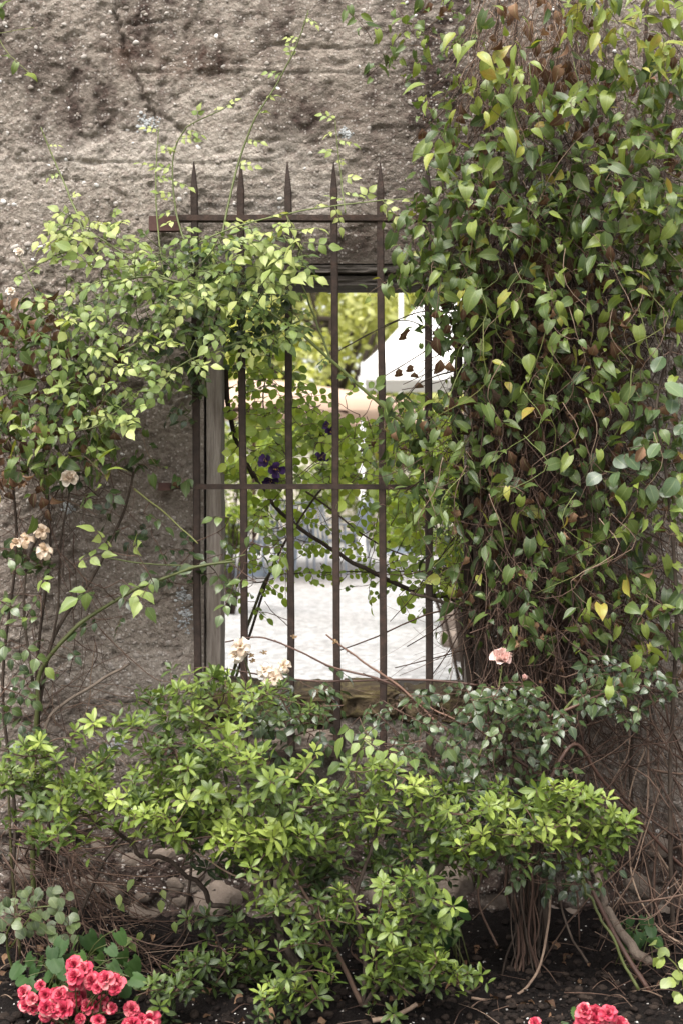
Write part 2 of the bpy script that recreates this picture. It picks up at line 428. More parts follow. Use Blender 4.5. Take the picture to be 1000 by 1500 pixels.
def wall_mat():
    m, n, l = nt('old_concrete')
    out = n.new('ShaderNodeOutputMaterial'); p = n.new('ShaderNodeBsdfPrincipled')
    geo = n.new('ShaderNodeNewGeometry'); pos = geo.outputs['Position']
    st = n.new('ShaderNodeAttribute'); st.attribute_name = 'stain'
    lt = n.new('ShaderNodeAttribute'); lt.attribute_name = 'tint'
    n1 = noise_tex(n, l, 7, 6, 0.65, pos)
    n2 = noise_tex(n, l, 60, 6, 0.75, pos)
    n3 = noise_tex(n, l, 210, 4, 0.7, pos)
    wob = n.new('ShaderNodeVectorMath'); wob.operation = 'MULTIPLY_ADD'
    l.new(n2.outputs['Color'], wob.inputs[0]); wob.inputs[1].default_value = (.012, .012, .012); l.new(pos, wob.inputs[2])
    vo = n.new('ShaderNodeTexVoronoi'); vo.inputs['Scale'].default_value = 125; l.new(wob.outputs[0], vo.inputs['Vector'])
    vo2 = n.new('ShaderNodeTexVoronoi'); vo2.inputs['Scale'].default_value = 55; l.new(wob.outputs[0], vo2.inputs['Vector'])
    base = ramp(n, [(0.25, (.092, .074, .061)), (0.42, (.178, .147, .123)), (0.6, (.25, .214, .182)), (0.8, (.34, .30, .263))])
    v = math_n(n, l, 'ADD', math_n(n, l, 'MULTIPLY', n1.outputs[0], 0.4), math_n(n, l, 'MULTIPLY', n2.outputs[0], 0.6))
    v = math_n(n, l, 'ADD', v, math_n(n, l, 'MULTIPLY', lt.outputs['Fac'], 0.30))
    l.new(v, base.inputs[0])
    # dark biological stains plus painted shade at foot and lintel, broken up by grain
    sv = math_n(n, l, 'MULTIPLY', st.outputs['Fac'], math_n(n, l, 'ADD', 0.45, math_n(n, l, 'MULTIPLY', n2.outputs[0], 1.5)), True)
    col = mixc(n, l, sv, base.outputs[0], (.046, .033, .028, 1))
    rb = n.new('ShaderNodeAttribute'); rb.attribute_name = 'rust'
    rv = math_n(n, l, 'MULTIPLY', rb.outputs['Fac'], math_n(n, l, 'ADD', 0.0, math_n(n, l, 'MULTIPLY', n2.outputs[0], 1.4)), True)
    col = mixc(n, l, rv, col, (.095, .043, .026, 1))
    # sand and gravel grains of the exposed aggregate
    sp = n.new('ShaderNodeSeparateColor'); l.new(vo.outputs['Color'], sp.inputs[0])
    gr = ramp(n, [(0.70, (0, 0, 0)), (0.86, (1, 1, 1))]); l.new(sp.outputs[0], gr.inputs[0])
    near = ramp(n, [(0.25, (1, 1, 1)), (0.50, (0, 0, 0))]); l.new(vo.outputs['Distance'], near.inputs[0])
    col = mixc(n, l, math_n(n, l, 'MULTIPLY', math_n(n, l, 'MULTIPLY', gr.outputs[0], near.outputs[0]), 0.6), col, (.44, .40, .37, 1))
    dk = ramp(n, [(0.10, (1, 1, 1)), (0.30, (0, 0, 0))]); l.new(sp.outputs[1], dk.inputs[0])
    col = mixc(n, l, math_n(n, l, 'MULTIPLY', dk.outputs[0], 0.32), col, (.09, .056, .048, 1))
    d3 = ramp(n, [(0.34, (1, 1, 1)), (0.46, (0, 0, 0))]); l.new(n3.outputs[0], d3.inputs[0])
    col = mixc(n, l, math_n(n, l, 'MULTIPLY', d3.outputs[0], 0.35), col, (.05, .038, .033, 1))
    l.new(col, p.inputs['Base Color'])
    p.inputs['Roughness'].default_value = 0.95
    p.inputs['Specular IOR Level'].default_value = 0.15
    b = n.new('ShaderNodeBump'); b.inputs['Strength'].default_value = 0.9; b.inputs['Distance'].default_value = 0.0055
    hgt = math_n(n, l, 'SUBTRACT', math_n(n, l, 'ADD', n2.outputs[0], math_n(n, l, 'MULTIPLY', n3.outputs[0], 0.8)), math_n(n, l, 'MULTIPLY', vo.outputs['Distance'], 0.8))
    hgt = math_n(n, l, 'SUBTRACT', hgt, math_n(n, l, 'MULTIPLY', vo2.outputs['Distance'], 0.9))
    l.new(hgt, b.inputs['Height'])
    l.new(b.outputs[0], p.inputs['Normal'])
    l.new(p.outputs[0], out.inputs[0])
    return m
M['wall'] = wall_mat()

# ------------------------------------------------------------------ the setting
def sheet(name, x0, x1, y0, y1, z, mat):
    v = np.array([(x0, y0, z), (x1, y0, z), (x1, y1, z), (x0, y1, z)], dtype=float)
    return link(name, mesh_arrays(name, v, np.array([[0, 1, 2, 3]]), mat, False), None, 'structure')

sheet('ground', -400, 400, -400, 400, -0.06, M['lawn'])
sheet('gravel_courtyard', -14, 14, 0.29, 23.0, -0.01, M['gravel'])
sheet('added_bounce_path', -9, 9, -6.5, -1.25, -0.02, M['path'])  # unseen pale path, added to bounce fill light onto the wall

def soil_h(x, y):
    h = 0.05 * (fbm(x * 3 + 9, y * 3 + 4, 3, 5) - 0.5) + 0.035 * (fbm(x * 17, y * 17, 3, 9) - 0.5) + 0.018 * (fbm(x * 60, y * 60, 2, 3) - 0.5)
    return h + 0.05 * np.clip((y + 0.22) / 0.22, 0, 1) ** 2

def soil_bed():
    xs = np.concatenate([np.arange(-3.5, -1.1, 0.08), np.arange(-1.1, 1.1, 0.011), np.arange(1.1, 3.5, 0.08)])
    ys = np.arange(-1.3, 0.06, 0.011)
    X, Y = np.meshgrid(xs, ys)
    Z = soil_h(X, Y)
    Z[0, :] = -0.07
    v = np.stack([X, Y, Z], -1).reshape(-1, 3)
    nx, ny = len(xs), len(ys)
    i = (np.arange(ny - 1)[:, None] * nx + np.arange(nx - 1)[None, :]).ravel()
    f = np.stack([i, i + 1, i + nx + 1, i + nx], -1)
    o = link('flower_bed_soil', mesh_arrays('flower_bed_soil', v, f, M['soil']), None, 'structure')
    return o
soil = soil_bed()

# clods and pale grit lying on the bed: nobody could count them
def scatter_bed(n, size, mat, name, label, cat, tr, seed, sq=0.7):
    r = np.random.default_rng(seed)
    a = Acc()
    XX, YY = r.uniform(-1.0, 1.0, n), -0.95 * r.random(n) ** 0.8
    ZZ = soil_h(XX, YY)
    shapes = [rock(0 if size[1] < 0.006 else 1, 100 + k) for k in range(6)]
    for k in range(n):
        x, y, z = XX[k], YY[k], ZZ[k]
        s = size[0] + (size[1] - size[0]) * r.random() ** 2.5
        v, f = shapes[k % 6]
        c, d = math.cos(k * 1.7), math.sin(k * 1.7)
        w = v * np.array([s * r.uniform(.7, 1.3), s * r.uniform(.7, 1.3), s * sq])
        w = np.stack([w[:, 0] * c - w[:, 1] * d, w[:, 0] * d + w[:, 1] * c, w[:, 2]], -1)
        a.add(w + np.array([x, y, z + s * 0.25]), None, f, r.uniform(*tr))
    return link(name, a.mesh(name, mat, False), None, 'stuff', label, cat)
scatter_bed(5200, (0.003, 0.0135), M['clod'], 'soil_clods', 'dark crumbly clods of soil covering the flower bed', 'soil', (0.15, 0.75), 3)
scatter_bed(1100, (0.001, 0.0042), M['perlite'], 'pale_grit', 'white grit flecks sprinkled over the dark soil', 'grit', (0.0, 1.0), 4)

# ------------------------------------------------------------------ the old wall
OX0, OX1, OZ0, OZ1 = P(299, 0).x, P(694, 0).x, P(0, 1018).z, P(0, 386).z
WALL_T, WALL_H = 0.27, 3.15

CRACKS = [([(168, -10), (172, 30), (180, 62), (190, 95), (202, 118), (215, 150), (228, 175)], 0.012),
          ([(183, 36), (215, 34), (250, 30)], 0.006), ([(376, 90), (380, 70), (400, 66), (500, 70)], 0.005),
          ([(222, 150), (240, 172), (285, 205), (300, 232)], 0.006)]
JOINTS = [(238, 0.008, 0, 420), (264, 0.005, 0, 440), (106, 0.006, 190, 540), (68, 0.006, 430, 700), (292, 0.005, 300, 560), (292, 0.006, -200, 60), (812, 0.006, -100, 280), (1030, 0.008, -100, 260), (1125, 0.010, -200, 1200)]
STAINS_SHADE = [(40, 95, 110, 55, .95), (150, 165, 90, 34, .8), (230, 20, 90, 45, .6), (300, 85, 60, 40, .7), (200, 80, 40, 30, .8), (440, 175, 90, 45, .85), (500, 20, 100, 30, .45), (640, 130, 90, 170, .9), (560, 240, 60, 50, .5),
          (135, 365, 60, 36, .9), (490, 358, 95, 30, 1.0), (340, 300, 70, 24, .35), (50, 560, 170, 120, .7), (200, 690, 100, 80, .4), (60, 800, 110, 110, .55), (245, 830, 60, 60, .25), (100, 1060, 150, 50, .4),  # blob above the lintel: dark concrete and recess shade painted as one
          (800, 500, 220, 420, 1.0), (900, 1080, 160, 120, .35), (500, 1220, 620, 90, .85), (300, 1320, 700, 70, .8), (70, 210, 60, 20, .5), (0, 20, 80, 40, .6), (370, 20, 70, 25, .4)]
RUSTS = [(185, 85, 34, 28, .9), (285, 92, 55, 30, .85), (325, 60, 50, 20, .5), (510, 175, 40, 30, .3), (262, 940, 30, 40, .5), (420, 150, 40, 20, .3)]
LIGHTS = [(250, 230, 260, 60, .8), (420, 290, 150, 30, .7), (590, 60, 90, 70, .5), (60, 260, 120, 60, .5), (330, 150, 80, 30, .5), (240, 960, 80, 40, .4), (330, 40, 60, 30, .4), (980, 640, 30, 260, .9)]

def blobs(px, py, L, seed):
    wx = px + 40 * (fbm(px / 55, py / 55, 4, seed) - 0.5) * 2
    wy = py + 30 * (fbm(px / 45 + 7, py / 45, 4, seed + 3) - 0.5) * 2
    r = np.zeros_like(px)
    for cx, cy, rx, ry, a in L:
        d = ((wx - cx) / rx) ** 2 + ((wy - cy) / ry) ** 2
        r = np.maximum(r, a * np.exp(-d * 1.0))
    return r

def wall_relief(x, z):
    """how far the concrete stands out from its mean plane, in metres"""
    px, py = 500 + x / S, HZ - (z - CAMZ) / S
    h = 0.018 * (fbm(x * 3.0 + 20, z * 3.0, 3, 1) - 0.5) + 0.006 * (fbm(x * 14, z * 15, 3, 2) - 0.5) + 0.005 * (fbm(x * 48, z * 52, 2, 4) - 0.5)
    low = np.clip((py - 1120) / 120, 0, 1)
    h = h + low * 0.075 * (fbm(x * 10 + 3, z * 13, 3, 8) - 0.5)
    pit = fbm(x * 30 + 5, z * 34, 3, 15)
    h = h - 0.008 * np.clip((pit - 0.62) / 0.12, 0, 1) + 0.0045 * (vnoise(x * 120, z * 125, 23) - 0.5) + 0.0045 * (vnoise(x * 210, z * 215, 24) - 0.5)
    for jy, dep, a, b in JOINTS:
        yy = jy + 5 * (fbm(px / 60, px * 0 + jy, 3, 17) - 0.5) * 2
        mask = np.clip((px - a) / 25, 0, 1) * np.clip((b - px) / 25, 0, 1) * (0.35 + 0.9 * vnoise(px / 33, px * 0 + jy, 4))
        h = h - dep * .75 * mask * np.exp(-((py - yy) / 1.9) ** 2) + 0.002 * mask * np.exp(-((py - yy + 7) / 5) ** 2)
    for pts, dep in CRACKS:
        q = np.array(pts, dtype=float)
        d = np.full(x.shape, 1e9)
        jx = px + 8 * (vnoise(px / 9, py / 9, 21) - 0.5)
        jy = py + 8 * (vnoise(px / 9 + 40, py / 9, 22) - 0.5)
        for (ax, ay), (bx, by) in zip(q[:-1], q[1:]):
            t = np.clip(((jx - ax) * (bx - ax) + (jy - ay) * (by - ay)) / ((bx - ax) ** 2 + (by - ay) ** 2), 0, 1)
            d = np.minimum(d, np.hypot(jx - ax - t * (bx - ax), jy - ay - t * (by - ay)))
        h = h - dep * 1.6 * np.exp(-(d / 3.2) ** 2)
    return h

def build_wall():
    root = empty('concrete_wall', (0, 0, 0), 'old weathered concrete wall with pebbles, cracks and a barred window opening', 'wall')
    fine = 0.0045
    xs = np.concatenate([np.arange(-6, -1.02, 0.12), np.arange(-1.02, OX0 - fine * .4, fine), [OX0], np.arange(OX0 + fine, OX1 - fine * .4, fine * 2), [OX1], np.arange(OX1 + fine, 1.02, fine), np.arange(1.05, 6.01, 0.12)])
    zs = np.concatenate([np.arange(-0.12, OZ0 - fine * .4, fine), [OZ0], np.arange(OZ0 + fine, OZ1 - fine * .4, fine), [OZ1], np.arange(OZ1 + fine, 2.6, fine), np.linspace(2.62, WALL_H, 8)])
    X, Z = np.meshgrid(xs, zs)
    H = wall_relief(X, Z)
    dx = np.maximum(np.maximum(OX0 - X, X - OX1), 0)
    dz = np.maximum(np.maximum(OZ0 - Z, Z - OZ1), 0)
    edge = np.clip(np.hypot(dx, dz) / 0.03, 0, 1)
    H = H * edge
    v = np.stack([X, -H, Z], -1).reshape(-1, 3)
    nx, nz = len(xs), len(zs)
    ii, jj = np.meshgrid(np.arange(nx - 1), np.arange(nz - 1))
    cx, cz = (xs[:-1] + xs[1:]) / 2, (zs[:-1] + zs[1:]) / 2
    keep = ~((cx[None, :] > OX0) & (cx[None, :] < OX1) & (cz[:, None] > OZ0) & (cz[:, None] < OZ1))
    i = (jj * nx + ii)[keep]
    f = np.stack([i, i + 1, i + nx + 1, i + nx], -1)
    px, py = 500 + X / S, HZ - (Z - CAMZ) / S
    stain, rust, light = blobs(px, py, STAINS_SHADE, 31), blobs(px, py, RUSTS, 41), blobs(px, py, LIGHTS, 51)
    streak = fbm(px / 26, py / 190, 4, 71) * .5 + fbm(px / 14 + 3, py / 16, 4, 73) * .5
    stain = np.clip(stain * .62 + .55 * np.clip((streak - .47) / .2, 0, 1) * np.clip(1.15 - py / 420, .25, 1), 0, 1)
    low_shade = np.clip((py - 1140) / 110, 0, 1)
    stain = np.maximum(stain, low_shade * (.35 + .75 * np.clip((fbm(px / 30, py / 24, 4, 77) - .35) / .25, 0, 1)))  # shade along the wall foot painted into the colour, broken up by noise
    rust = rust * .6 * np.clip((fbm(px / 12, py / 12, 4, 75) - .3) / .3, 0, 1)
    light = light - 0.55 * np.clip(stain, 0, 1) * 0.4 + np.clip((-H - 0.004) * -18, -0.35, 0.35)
    # back, ends, top and the reveals of the opening
    b = [(-6, WALL_T, -.12), (OX0, WALL_T, -.12), (OX1, WALL_T, -.12), (6, WALL_T, -.12), (-6, WALL_T, OZ0), (OX0, WALL_T, OZ0), (OX1, WALL_T, OZ0), (6, WALL_T, OZ0),
         (-6, WALL_T, OZ1), (OX0, WALL_T, OZ1), (OX1, WALL_T, OZ1), (6, WALL_T, OZ1), (-6, WALL_T, WALL_H), (OX0, WALL_T, WALL_H), (OX1, WALL_T, WALL_H), (6, WALL_T, WALL_H)]
    e = [(OX0, 0.0, OZ0), (OX1, 0.0, OZ0), (OX1, 0.0, OZ1), (OX0, 0.0, OZ1), (-6, 0, WALL_H), (6, 0, WALL_H), (-6, 0, -.12), (6, 0, -.12)]
    q = len(v)
    bi = lambda r, c: q + r * 4 + c
    bf = [(bi(r, c), bi(r + 1, c), bi(r + 1, c + 1), bi(r, c + 1)) for r in range(3) for c in range(3) if (r, c) != (1, 1)]
    e0 = q + 16
    bf += [(e0, bi(1, 1), bi(2, 1), e0 + 3), (e0 + 1, e0 + 2, bi(2, 2), bi(1, 2)), (e0 + 3, bi(2, 1), bi(2, 2), e0 + 2), (e0, e0 + 1, bi(1, 2), bi(1, 1)),
           (e0 + 4, bi(3, 0), bi(3, 3), e0 + 5), (e0 + 6, bi(0, 0), bi(3, 0), e0 + 4), (e0 + 7, e0 + 5, bi(3, 3), bi(0, 3))]
    v = np.vstack([v, b, e])
    z = np.zeros(24)
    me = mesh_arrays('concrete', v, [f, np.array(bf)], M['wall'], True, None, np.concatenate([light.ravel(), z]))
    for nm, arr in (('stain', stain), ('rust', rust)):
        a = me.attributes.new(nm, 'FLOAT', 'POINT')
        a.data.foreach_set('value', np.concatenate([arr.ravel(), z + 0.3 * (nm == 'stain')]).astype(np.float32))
    link('concrete', me, root)
    return root
wall = build_wall()

def wy(x, z):
    return -float(wall_relief(np.array([x]), np.array([z]))[0])

def wall_pebbles():
    r = np.random.default_rng(21)
    shapes = [rock(1, 300 + k, 0.1) for k in range(8)]
    meshes = [mesh_arrays('pebble', v, f, M['pebble'], True) for v, f in shapes]
    # pebbles that stand out in the photograph, then the many small ones
    hero = [(6, 295, 7, .95), (13, 300, 5, .8), (42, 358, 9, .6), (60, 362, 7, .9), (22, 362, 12, .75), (36, 368, 7, .6), (108, 345, 9, .55), (94, 348, 8, .3), (42, 330, 7, .6), (24, 325, 7, .6), (54, 70, 6, .8), (150, 33, 12, .5), (152, 52, 9, .65), (200, 62, 8, .8),
            (218, 132, 6, .6), (240, 100, 8, .55), (290, 215, 7, .9), (382, 190, 6, .7), (411, 291, 8, 1.0), (408, 130, 7, 1.0), (457, 272, 7, .6), (455, 225, 6, .8), (425, 34, 6, .6), (328, 97, 6, .7), (20, 380, 10, .5), (8, 400, 9, .6), (28, 400, 8, .5), (60, 395, 7, .4), (205, 127, 7, .45),
            (227, 134, 6, .4), (540, 188, 7, .7), (480, 45, 6, .6), (600, 150, 6, .7), (255, 760, 8, .5), (240, 780, 7, .4), (170, 935, 7, .4), (200, 960, 9, .5), (262, 958, 9, .35), (100, 998, 8, .7), (172, 1018, 10, .45), (195, 1008, 7, .5), (258, 1000, 8, .4), (155, 880, 6, .5)]
    n_obj = 0
    stuff = Acc()
    todo = [(P(a, b).x, P(a, b).z, s * S * 0.6, t) for a, b, s, t in hero]
    while len(todo) < 8000:
        x, z = r.uniform(-1.0, 1.0), r.uniform(0.05, 2.55)
        if OX0 - .03 < x < OX1 + .03 and OZ0 - .03 < z < OZ1 + .03:
            continue
        den = vnoise(np.array([x * 5]), np.array([z * 6]), 61)[0]
        if r.random() > 0.25 + 1.1 * den * den:
            continue
        todo.append((x, z, 0.0013 + 0.0062 * r.random() ** 5, float(np.clip(r.normal(.46, .24), 0, 1))))
    ys_ = -wall_relief(np.array([q[0] for q in todo]), np.array([q[1] for q in todo]))
    order = sorted(range(len(todo)), key=lambda k: -todo[k][2] * (1 if todo[k][0] < 0.25 else .5))
    big = set(order[:290])
    for k, (x, z, s, t) in enumerate(todo):
        y = float(ys_[k])
        sx, sy, sz = s * r.uniform(.85, 1.35), s * r.uniform(.45, .7), s * r.uniform(.7, 1.05)
        a = r.uniform(-.7, .7)
        R = Matrix.Translation((x, y + sy * 0.15, z)) @ Matrix.Rotation(a, 4, 'Y') @ Matrix.Diagonal((sx, sy, sz, 1))
        if k in big:
            o = link('pebble', meshes[k % 8], wall)
            o.matrix_local = R
            o['tint'] = t
        else:
            v, f = ICO0
            Rm = np.array(R)
            stuff.add(v @ Rm[:3, :3].T + Rm[:3, 3], None, f, t)
    link('small_pebbles', stuff.mesh('small_pebbles', M['pebble']), wall, 'stuff')
    # lichen patches, irregular crusts on the concrete
    for (a, b, w, h, sd) in [(216, 181, 15, 11, 1), (272, 905, 16, 22, 2), (266, 872, 12, 10, 3), (164, 1100, 12, 14, 4), (176, 1086, 9, 9, 5), (100, 745, 8, 7, 6), (505, 195, 8, 7, 7)]:
        q = P(a, b)
        ac = Acc()
        rr = np.random.default_rng(900 + sd)
        for k in range(70):
            x, z = q.x + rr.normal() * w * S * .5, q.z + rr.normal() * h * S * .5
            v, f = ICO1
            s = rr.uniform(.0015, .005)
            ac.add(v * np.array([s, .0011, s * rr.uniform(.6, 1)]) + np.array([x, wy(x, z) - .0005, z]), None, f, rr.uniform(.2, 1))
        link('lichen_patch', ac.mesh('lichen_patch', M['lichen']), wall)
    # field stones bedded along the foot of the wall
    sm = [mesh_arrays('stone', v, f, M['stone'], True) for v, f in [rock(2, 500 + k, 0.16) for k in range(6)]]
    st = [(318, 1322, 42, 32, .62), (283, 1283, 18, 17, .75), (250, 1298, 22, 14, .45), (212, 1340, 28, 24, .42), (212, 1310, 14, 11, .3), (145, 1240, 16, 14, .65), (170, 1303, 20, 14, .45), (262, 1320, 18, 14, .5), (130, 1300, 24, 17, .4), (80, 1320, 28, 22, .35), (40, 1280, 24, 20, .35),
          (190, 1262, 22, 12, .5), (240, 1255, 20, 11, .55), (330, 1258, 26, 14, .45), (390, 1300, 24, 22, .4), (440, 1330, 28, 24, .4), (500, 1310, 26, 20, .4), (560, 1320, 30, 24, .4), (660, 1300, 34, 30, .5), (612, 1290, 22, 18, .35), (722, 1325, 26, 20, .3), (808, 1336, 15, 12, .85), (840, 1340, 18, 13, .6),
          (938, 1300, 30, 24, .45), (968, 1345, 24, 18, .4), (880, 1345, 24, 18, .3), (780, 1300, 20, 16, .4), (20, 1345, 26, 20, .3), (860, 1100, 26, 12, .5), (470, 1240, 30, 16, .4), (560, 1215, 30, 16, .35), (660, 1222, 26, 14, .4), (960, 1240, 24, 18, .5)]
    for k, (a, b, w, h, t) in enumerate(st):
        q = P(a, b)
        o = link('stone', sm[k % 6], wall)
        o.matrix_local = Matrix.Translation((q.x, wy(q.x, q.z) + h * S * .25, q.z)) @ Matrix.Rotation(r.uniform(-.3, .3), 4, 'Y') @ Matrix.Diagonal((w * S, h * S * .8, h * S, 1))
        o['tint'] = t - .12
wall_pebbles()

# ------------------------------------------------------------------ wooden window frame, sill, iron grille
def rough_beam(x0, x1, y0, y1, z0, z1, mat, name, parent, seed, amp=0.004, nseg=40):
    """a beam split along its long axis, with worn, uneven faces"""
    horiz = (x1 - x0) > (z1 - z0)
    L = np.linspace(0, 1, nseg)
    prof = []
    for k in range(4):
        a, b = [(-1, -1), (1, -1), (1, 1), (-1, 1)][k], [(1, -1), (1, 1), (-1, 1), (-1, -1)][k]
        for t in (0.06, 0.3, 0.5, 0.7, 0.94):
            prof.append((a[0] * (1 - t) + b[0] * t, a[1] * (1 - t) + b[1] * t))
    prof = np.array(prof) * np.where(np.abs(np.array(prof)) > .9, 1.0, 1.0)
    m = len(prof)
    vs_ = []
    for i, t in enumerate(L):
        nn = fbm(np.full(m, t * 14 + seed), np.arange(m) * .9, 3, seed)
        for k, (a, b) in enumerate(prof):
            d = 1 - amp * 60 * max(0, nn[k] - .35)
            ang = a * d, b * d
            if horiz:
                vs_.append((x0 + (x1 - x0) * t, (y0 + y1) / 2 + (y1 - y0) / 2 * ang[1], (z0 + z1) / 2 + (z1 - z0) / 2 * ang[0]))
            else:
                vs_.append(((x0 + x1) / 2 + (x1 - x0) / 2 * ang[0], (y0 + y1) / 2 + (y1 - y0) / 2 * ang[1], z0 + (z1 - z0) * t))
    f = [(i * m + k, i * m + (k + 1) % m, (i + 1) * m + (k + 1) % m, (i + 1) * m + k) for i in range(nseg - 1) for k in range(m)]
    f3 = [(0, k + 1, k) for k in range(1, m - 1)] + [((nseg - 1) * m, (nseg - 1) * m + k, (nseg - 1) * m + k + 1) for k in range(1, m - 1)]
    me = mesh_arrays(name, np.array(vs_), [np.array(f), np.array(f3)], mat, False, None, np.full(len(vs_), .45))
    return link(name, me, parent)

frame = link('window_frame', None, wall, None, 'weathered grey wooden window frame')
rough_beam(P(301, 0).x, P(325, 0).x, 0.004, 0.12, P(0, 1012).z, P(0, 420).z, M['wood'], 'jamb', frame, 3)
rough_beam(P(684, 0).x, P(695, 0).x, 0.012, 0.12, P(0, 1012).z, P(0, 420).z, M['wood'], 'jamb', frame, 5)
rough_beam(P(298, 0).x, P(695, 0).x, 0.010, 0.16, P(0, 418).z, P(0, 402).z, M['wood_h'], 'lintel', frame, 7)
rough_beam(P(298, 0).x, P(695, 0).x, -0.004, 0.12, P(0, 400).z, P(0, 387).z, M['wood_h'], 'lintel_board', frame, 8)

def mossy_block(x0, x1, y0, y1, z0, z1, name, parent, seed, mat):
    v, f = ICO4
    q = np.sign(v) * np.abs(v) ** 0.38
    n = fbm(q[:, 0] * 3 + seed, q[:, 2] * 2 + q[:, 1] * 2, 4, seed)
    n2 = fbm(q[:, 0] * 11 + seed, q[:, 2] * 8 + q[:, 1] * 6, 3, seed + 2)
    q = q * (0.84 + 0.26 * n + .12 * (n2 - .5))[:, None]
    w = np.stack([(x0 + x1) / 2 + q[:, 0] * (x1 - x0) / 2, (y0 + y1) / 2 + q[:, 1] * (y1 - y0) / 2, (z0 + z1) / 2 + q[:, 2] * (z1 - z0) / 2], -1)
    t = np.clip(.38 + .12 * ((seed * 7) % 5) / 5 + 1.1 * (n2 - .5), 0, 1)
    return link(name, mesh_arrays(name, w, f, mat, True, None, t), parent)
sill = link('window_sill', None, wall, None, 'mossy brown stone sill')
sill.location = (0, 0, P(0, 1040).z)
_z = P(0, 1040).z
for k, (a, b) in enumerate([(285, 372), (372, 430), (430, 498), (498, 585), (585, 640), (640, 705)]):
    o = mossy_block(P(a, 0).x - .012, P(b, 0).x + .012, -0.03 + .012 * (k % 2), 0.26, P(0, 1056 + 5 * (k % 3)).z - _z, P(0, 1009 + 4 * ((k * 2) % 3)).z - _z, 'sill_stone', sill, 11 + k, M['moss_stone'])
o = mossy_block(P(335, 0).x, P(505, 0).x, -0.05, 0.06, P(0, 1100).z - _z, P(0, 1066).z - _z, 'sill_stone', sill, 22, M['stone'])

grille = empty('window_grille', (0, -0.07, P(0, 1112).z), 'rusty brown iron window grille with spear tips in front of the opening', 'window grille')
GY = -0.07
def bar(pa, pb, tip, bottom):
    a, b = P(pa, tip, GY), P(pb, bottom, GY)
    zt, zs, zn = a.z, P(0, tip + 44, GY).z, P(0, tip + 50, GY).z
    hw, ch = 0.0093, 0.0028
    prof = [(-hw + ch, -hw), (hw - ch, -hw), (hw, -hw + ch), (hw, hw - ch), (hw - ch, hw), (-hw + ch, hw), (-hw, hw - ch), (-hw, -hw + ch)]
    lev = [(b.z, 1.0)] + [(b.z + (zn - b.z) * t, 1.0) for t in np.linspace(.02, .98, 30)] + [(zn, 1.0), (zn + .004, 1.04), (zs, 1.02), (zs + (zt - zs) * .5, .62), (zt - .004, .16), (zt, .03)]
    acc = Acc()
    rr = np.random.default_rng(int(pa))
    vv, n = [], len(prof)
    for z, s in lev:
        t = (z - b.z) / (a.z - b.z)
        cx = b.x * (1 - t) + a.x * t
        wob = .007 * (fbm(np.array([z * 2.2]), np.array([pa * 1.0]), 3, 5)[0] - .5)
        vv += [(cx + wob + s * p, s * q, z) for p, q in prof]
    f = [(i * n + k, i * n + (k + 1) % n, (i + 1) * n + (k + 1) % n, (i + 1) * n + k) for i in range(len(lev) - 1) for k in range(n)]
    me = mesh_arrays('bar', np.array(vv) - np.array([0, 0, grille.location.z]), np.array(f), M['iron'], False, None, np.full(len(vv), .42 + rr.uniform(-.06, .06)))
    link('bar', me, grille)
for pa, pb in ((285, 291), (353, 359), (421, 427), (489, 494), (557, 561), (625, 629)):
    bar(pa, pb, 236, 1114)
def cross(p0, p1, py, h, dy, th, name, mat, tint=.42):
    a, b = P(p0, py, GY), P(p1, py, GY)
    n = 30
    L = np.linspace(a.x, b.x, n)
    vv = []
    for x in L:
        wob = .002 * (fbm(np.array([x * 7.0]), np.array([py * 1.0]), 2, 3)[0] - .5)
        for p, q in ((-th, -h), (-th, h), (th, h), (th, -h)):
            vv.append((x, dy + p, a.z + q + wob - grille.location.z))
    f = [(i * 4 + k, i * 4 + (k + 1) % 4, (i + 1) * 4 + (k + 1) % 4, (i + 1) * 4 + k) for i in range(n - 1) for k in range(4)] + [(3, 2, 1, 0), (n * 4 - 4, n * 4 - 3, n * 4 - 2, n * 4 - 1)]
    link(name, mesh_arrays(name, np.array(vv), np.array(f), mat, False, None, np.full(len(vv), tint)), grille)
cross(262, 650, 320, .0072, .004, .0165, 'crossbar', M['iron'], .5)
cross(250, 716, 713, .0068, .002, .0125, 'crossbar', M['iron'])
cross(270, 650, 1104, .0075, .002, .0125, 'crossbar', M['iron'])
cross(217, 262, 325, .019, .03, .012, 'bracket', M['iron_dark'], .5)
cross(640, 700, 325, .019, .03, .012, 'bracket', M['iron_dark'], .5)
for zz in (713, 1104):
    for a in (232, 716):
        cross(a, a + 20, zz, .010, .03, .028, 'wall_anchor', M['iron_dark'], .4)

